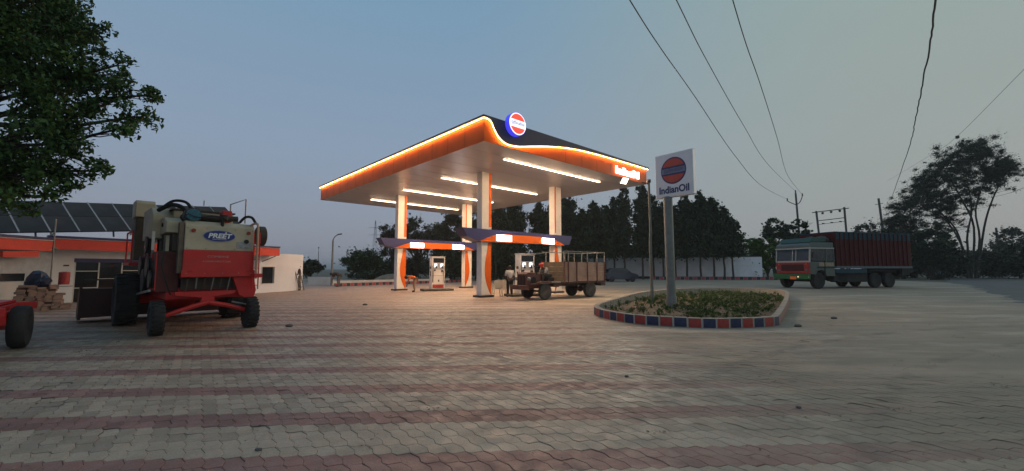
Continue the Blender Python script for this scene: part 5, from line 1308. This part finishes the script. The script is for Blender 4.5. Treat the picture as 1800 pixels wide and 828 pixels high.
person((-15.0, 29.2, 0), radians(-60), LADM, 'person in dark shirt and grey trousers standing by a leaning ladder', mat('shirt_dark', (.035, .035, .04), .85), mat('trousers_grey', (.15, .14, .13), .85), sc=1.04)
BEND = dict(pelvis=(0, .10, .86), chest=(0, -.22, .98), neck=(0, -.38, .96), head=(0, -.49, .92), shL=(.17, -.28, .96), shR=(-.17, -.28, .96), elL=(.2, -.36, .70), elR=(-.2, -.36, .70), wrL=(.14, -.42, .46), wrR=(-.14, -.42, .46),
            hipL=(.1, .10, .82), hipR=(-.1, .10, .82), knL=(.13, .0, .46), knR=(-.13, .02, .46), anL=(.14, .06, .09), anR=(-.14, .06, .09), toeL=(.15, -.1, .035), toeR=(-.15, -.1, .035), face=(0, -.5, -.85))
person((-6.45, 27.3, 0), radians(-75), BEND, 'person in orange shirt bending forward beside the left column', mat('shirt_orange', (.55, .13, .03), .8), mat('trousers_khaki', (.30, .19, .11), .85), sc=1.02)
person((-14.75, 35.2, 0), radians(-80), BEND, 'person in dark shirt bending over beside the street lamp', mat('shirt_maroon', (.035, .018, .02), .85), mat('trousers_smoke', (.10, .10, .11), .85), sc=1.15)
SIT = dict(pelvis=(0, .05, 1.17), chest=(0, -.16, 1.46), neck=(0, -.30, 1.60), head=(0, -.38, 1.70), shL=(.18, -.2, 1.54), shR=(-.18, -.2, 1.54), elL=(.22, -.32, 1.28), elR=(-.22, -.32, 1.28), wrL=(.15, -.50, 1.28), wrR=(-.15, -.50, 1.28),
           hipL=(.1, .03, 1.13), hipR=(-.1, .03, 1.13), knL=(.16, -.38, 1.22), knR=(-.16, -.38, 1.22), anL=(.15, -.42, .93), anR=(-.15, -.42, .93), toeL=(.15, -.55, .885), toeR=(-.15, -.55, .885))
# sits on the farm truck's seat, facing its hood
ca, sa2 = cos(radians(38.5)), sin(radians(38.5)); lx, ly = .72, .62
person((1.61 + lx * ca - ly * sa2, 20.3 + lx * sa2 + ly * ca, -.02), radians(38.5 - 90), SIT, 'driver in red turban and pale vest leaning forward on the farm truck', mat('vest_pale', (.42, .40, .36), .8, var=.2, scale=8), mat('trousers_brown', (.06, .05, .045), .85), turban=mat('turban_red', (.60, .06, .035), .8))

# ladder against the white wall
ld = empty('ladder', (-15.25, 29.0, 0), radians(76.7), 'tall wooden ladder leaning against the plain white wall', 'ladder')
for x in (-.05, .38): MB().bar((x, -.55, 0), (x - .28, -.03, 2.42), .045).build('rail', mat('ladder_wood', (.10, .085, .07), .8), ld)
for k in range(7):
    f_ = (k + .8) / 8; MB().bar((-.05 - .28 * f_, -.55 + .52 * f_, 2.42 * f_), (.38 - .28 * f_, -.55 + .52 * f_, 2.42 * f_), .03).build('rung', MATS['ladder_wood'], ld)

# plastic chairs beside the near column
M_PCH = mat('cream_plastic', (.58, .52, .40), .45, var=.05)
def chair(loc_, rz, label):
    t = empty('plastic_chair', loc_, rz, label, 'chair', 'plastic chairs beside the near column')
    MB().bb(-.23, .23, -.22, .22, .42, .45).build('seat', M_PCH, t, bevel=.012)
    MB().prism([(-.21, .452), (.21, .452), (.235, .80), (.16, .90), (-.16, .90), (-.235, .80)], .20, .225).build('backrest', M_PCH, t, bevel=.008)
    for sx in (-1, 1):
        for sy in (-1, 1): MB().bar((sx * .2, sy * .19, .42), (sx * .25, sy * .24, 0), .04).build('leg', M_PCH, t)
        MB().tube(crom([(sx * .24, .21, .66), (sx * .27, 0, .67), (sx * .26, -.17, .64), (sx * .24, -.19, .43)], 4), .018, 6).build('armrest', M_PCH, t)
    return t
chair((-.82, 22.75, 0), radians(200), 'cream plastic chair tucked against the near column')
chair((-.30, 23.35, 0), radians(150), 'cream plastic chair standing free right of the near column')

# ------------------------------------------------------------------ lamps, poles, wires
def lamp_post(x, y, h, arm, label, r=.07, head=True):
    t = empty('street_lamp', (x, y, 0), 0, label, 'street lamp')
    MB().tube([(0, 0, 0), (0, 0, h * .88)], [r * 1.3, r], 8).build('post', M_STEEL, t, smooth=True)
    if arm: MB().tube(crom([(0, 0, h * .88), (arm * .3, 0, h * .95), (arm, 0, h)], 4), r * .6, 6).build('arm', M_STEEL, t); MB().box((arm + .1, 0, h), (.38, .16, .09), (0, -.15, 0)).build('lamp_head', M_DARKSTEEL, t)
    else: MB().tube([(0, 0, h * .88), (0, 0, h)], r * .5, 6).build('mast', M_STEEL, t); MB().sphere((0, 0, h), r * 2.0, 8).build('lamp_head', M_DARKSTEEL, t)
    return t
lamp_post(-16.3, 37.5, 4.65, .5, 'grey street lamp with a short curved arm at the forecourt edge', .085)
lamp_post(-37.5, 80, 5.6, 0, 'thin distant lamp mast left of the street lamp', .07)
lamp_post(-23.5, 70, 4.9, 0, 'thin pale lamp mast in front of the rounded tree', .07)
# distant lattice pylon
py = empty('lattice_pylon', (-66.5, 200, 0), 0, 'faint distant lattice pylon left of the canopy column', 'pylon')
s = MB()
for k in range(10):
    z0_, z1_ = k * 2.5, (k + 1) * 2.5; w0, w1 = 3 * (1 - z0_ / 27), 3 * (1 - z1_ / 27)
    for a, b_ in (((-1, -1), (1, 1)), ((1, -1), (-1, 1)), ((-1, 1), (-1, 1)), ((1, 1), (1, 1)), ((-1, -1), (-1, -1)), ((1, -1), (1, -1))):
        s.bar((a[0] * w0 / 2, a[1] * w0 / 2, z0_), (b_[0] * w1 / 2, b_[1] * w1 / 2, z1_), .09)
M_HAZED = mat('hazed_steel', (.26, .28, .32), .8); s.build('mast', M_HAZED, py)  # pale colour stands in for the haze in front of the distant mast
for z in (18, 21.5): MB().bar((-3.2, 0, z), (3.2, 0, z), .14).build('cross_arm', M_HAZED, py)

M_POLE = mat('pole_concrete', (.10, .098, .09), .8, var=.15)
ep = empty('power_pole', (52.6, 75, 0), 0, 'tall power pole with a curved double crossarm above the lorry cab', 'power pole')
MB().tube([(0, 0, 0), (-.45, 0, 15.4)], [.22, .15], 8).build('pole', M_POLE, ep, smooth=True)
MB().tube(crom([(-.4, 0, 13.2), (-1.2, 0, 13.5), (-2.0, 0, 13.9)], 4), .07, 6).build('crossarm', M_DARKSTEEL, ep); MB().tube(crom([(-.4, 0, 13.2), (.3, 0, 13.8), (.75, 0, 14.8)], 4), .07, 6).build('crossarm', M_DARKSTEEL, ep)
for p_ in ((-2.05, 0, 14.2), (.78, 0, 15.1), (-.46, 0, 15.7)): MB().lathe([(.08, -.25), (.14, -.1), (.07, 0), (.13, .1), (.05, .25)], 'z', p_, n=8).build('insulator', M_DARKSTEEL, ep)
hf = empty('transformer_structure', (44.5, 60, 0), atan2(3.5, 4.0) * .25, 'two pole transformer frame with three crossbars seen over the lorry', 'pole frame')
hf.rotation_euler = (0, 0, 0)
MB().tube([(.65, 0, 0), (.10, 0, 9.95)], .13, 8).build('pole', M_POLE, hf); MB().tube([(4.45, 0, 0), (3.75, -.6, 10.45)], .13, 8).build('pole', M_POLE, hf)
MB().bar((-.5, 0, 9.72), (4.4, -.6, 10.30), .12).build('crossbar', M_DARKSTEEL, hf); MB().bar((.2, 0, 8.5), (3.85, -.5, 8.92), .10).build('crossbar', M_DARKSTEEL, hf); MB().bar((.2, 0, 7.95), (3.85, -.5, 8.4), .06).build('crossbar', M_DARKSTEEL, hf)
for k in range(3):
    f_ = (k + .8) / 3.4; MB().lathe([(.1, 0), (.2, -.12), (.1, -.2), (.16, -.3)], 'z', (3.9 * f_ + .0, -.5 * f_, 9.66 + .5 * f_), n=8).build('insulator', M_DARKSTEEL, hf); MB().box((3.9 * f_, -.5 * f_, 8.0 + .42 * f_), (.3, .12, .16)).build('switch', M_DARKSTEEL, hf)
p1 = empty('power_pole', (px_at(1560, 90), 90, 0), 0, 'dark leaning power pole among the branches behind the lorry tail', 'power pole')
MB().tube([(0, 0, 0), (-1.1, 0, 17.0)], [.26, .2], 8).build('pole', M_POLE, p1); MB().bar((-1.9, 0, 15.6), (-.2, 0, 15.9), .12).build('crossarm', M_DARKSTEEL, p1)
p2_ = empty('power_pole', (px_at(1755, 90), 90, 0), 0, 'short power pole above the hedge at the far right', 'power pole')
MB().tube([(0, 0, 0), (0, 0, 10.5)], [.22, .18], 8).build('pole', M_POLE, p2_); MB().bar((-.1, 0, 7.2), (1.2, 0, 7.2), .12).build('crossarm', M_DARKSTEEL, p2_)

M_WIRE = mat('wire', (.05, .05, .05), .7)
def wire(pts, r, label, bumps=0):
    """smooth line through 3-D points from far to near; the last span carries on behind the camera"""
    P3 = [Vector(p) for p in pts]
    P3.append(P3[-1] + (P3[-1] - P3[-2]) * 2.2 + Vector((0, 0, .3)))
    cc = crom(P3, 10)
    wr_ = random.Random(6)
    if bumps: cc = [p + Vector((wr_.uniform(-1, 1), 0, wr_.uniform(-1, 1))) * bumps for p in cc]
    # thinner close by so that the cable keeps its real thickness overhead
    s = MB(); s.tube(cc, [r] * len(cc), 5)
    return tag(s.build('overhead_wire', M_WIRE), label, 'wire', 'overhead power wires')
def lin(px, py, Y): return at(px, py, Y)
wire([(50.5, 75, 14.3), lin(1341, 328, 42), lin(1293, 275, 29), lin(1221, 169, 18.5), lin(1163, 87, 14.2), lin(1107, 0, 11.2)], .017, 'leftmost overhead wire, crossing the sky from the top toward the power pole')
wire([(52.1, 75, 15.8), lin(1351, 290, 43), lin(1308, 222, 28.5), lin(1245, 111, 18), lin(1189, 0, 12.6)], .017, 'middle of the three overhead wires running to the power pole')
wire([(53.3, 75, 15.2), lin(1385, 309, 50), lin(1366, 242, 32), lin(1337, 150, 21.5), lin(1313, 82, 17), lin(1288, 0, 13.6)], .019, 'right one of the three overhead wires, steepest toward the power pole')
wire([(px_at(1575, 88), 88, 16.8), lin(1597, 262, 45), lin(1608, 215, 33), lin(1617, 172, 26), lin(1634, 80, 18), lin(1645, 0, 14)], .036, 'thick bundled cable hanging steeply above the big tree', bumps=.035)
w5 = wire([lin(1560, 318, 88), lin(1640, 270, 55), lin(1682, 240, 44), lin(1800, 122, 28)], .014, 'thin faint wire slanting to the top right corner')
wire([lin(1735, 348, 60), lin(1765, 342, 50), lin(1800, 330, 42)], .02, 'short wire leaving the big tree toward the right edge')
tag(MB().box(lin(1683, 241, 44), (.22, .22, .3)).build('wire_spacer', M_DARKSTEEL), 'small dark spacer hanging on the thin slanting wire', 'spacer')
# pale house far behind the big tree
fh_ = empty('distant_house', (px_at(1685, 150), 150, 0), 0, 'pale blue house seen between the tree trunks by the road', 'house')
MB().bb(-4.5, 4.5, 0, 6, 0, 6.2).build('wall', mat('pale_blue', (.33, .42, .47), .8), fh_); MB().bb(-5, 5, -.4, 6.4, 6.2, 6.6).build('roof', M_CONC, fh_); MB().bb(-2, -.8, -.05, 0, 3.6, 5).build('window', M_DARKGLASS, fh_); MB().bb(1, 2.2, -.05, 0, 3.6, 5).build('window', M_DARKGLASS, fh_)

# dry leaves, chips and grit scattered over the paving
lr = random.Random(77); lc = []
for _ in range(420):
    y = 2.9 + 15 * lr.random() ** 1.6; x = lr.uniform(-1.25, 1.25) * y
    if inside(x, y, loop[::6]): continue
    lc.append((x, y, .006, lr.choice((.01, .05, .25))))
for _ in range(120):
    p_ = at_len(lr.uniform(0, per)); lc.append((p_.x + lr.gauss(0, .2), p_.y - .12 + lr.gauss(0, .12), .01, .06))
for _ in range(90): lc.append((lr.uniform(-11, -7), lr.uniform(6.5, 13), .008, .2))
lo_ = leaves_obj('ground_litter', lc, 1500, .03, leaf_mat('litter', (.06, .045, .03), (.30, .24, .17)), None, flat=.06, aspect=.6)
for v_ in lo_.data.vertices: v_.co.z = .003 + abs(v_.co.z) % .012
tag(lo_, 'dry leaves and grit scattered over the paving', 'litter', kind='stuff')
# debris on the ground
M_STONE = mat('stone', (.12, .11, .10), .9, var=.3)
db = random.Random(12)
for (x, y, l_) in ((9.7, 12.6, 'small dark stone lying on the dusty ground right of the planter'), (-6.1, 17.3, 'small dark scrap lying on the paving in front of the canopy'), (-5.8, 10.9, 'small rusty scrap lying on the paving right of the harvester'), (7.45, 10.9, 'flat dark stone at the right corner of the planter'), (-2.1, 3.55, 'tiny dark pebble on the near red paving row'), (3.1, 4.6, 'tiny pebble on the near paving at right'), (1.6, 5.9, 'tiny pebble in the middle of the paving')):
    s = MB(); k = .07 if y > 8 else .022; s.sphere((0, 0, k * .4), k, 7, (1.5, 1, .6)); s.v = [(a + db.uniform(-.2, .2) * k, b_ + db.uniform(-.2, .2) * k, c_) for a, b_, c_ in s.v]
    tag(s.build('stone', M_STONE, None, loc=(x, y, 0)), l_, 'stone')

# ------------------------------------------------------------------ dusty evening air
hz = MB(); hz.bb(-3700, 3700, -800, 5700, -1.1, 31)
hm = bpy.data.materials.new('haze'); hm.use_nodes = True; ht = hm.node_tree
for n in list(ht.nodes): ht.nodes.remove(n)
ho = ht.nodes.new('ShaderNodeOutputMaterial'); hv_ = ht.nodes.new('ShaderNodeVolumePrincipled')
hv_.inputs['Color'].default_value = (.88, .90, .92, 1); hv_.inputs['Density'].default_value = .0006; hv_.inputs['Anisotropy'].default_value = .2
ht.links.new(hv_.outputs[0], ho.inputs['Volume'])
tag(hz.build('haze', hm), kind='stuff', label='thin dusty evening haze over the whole place')
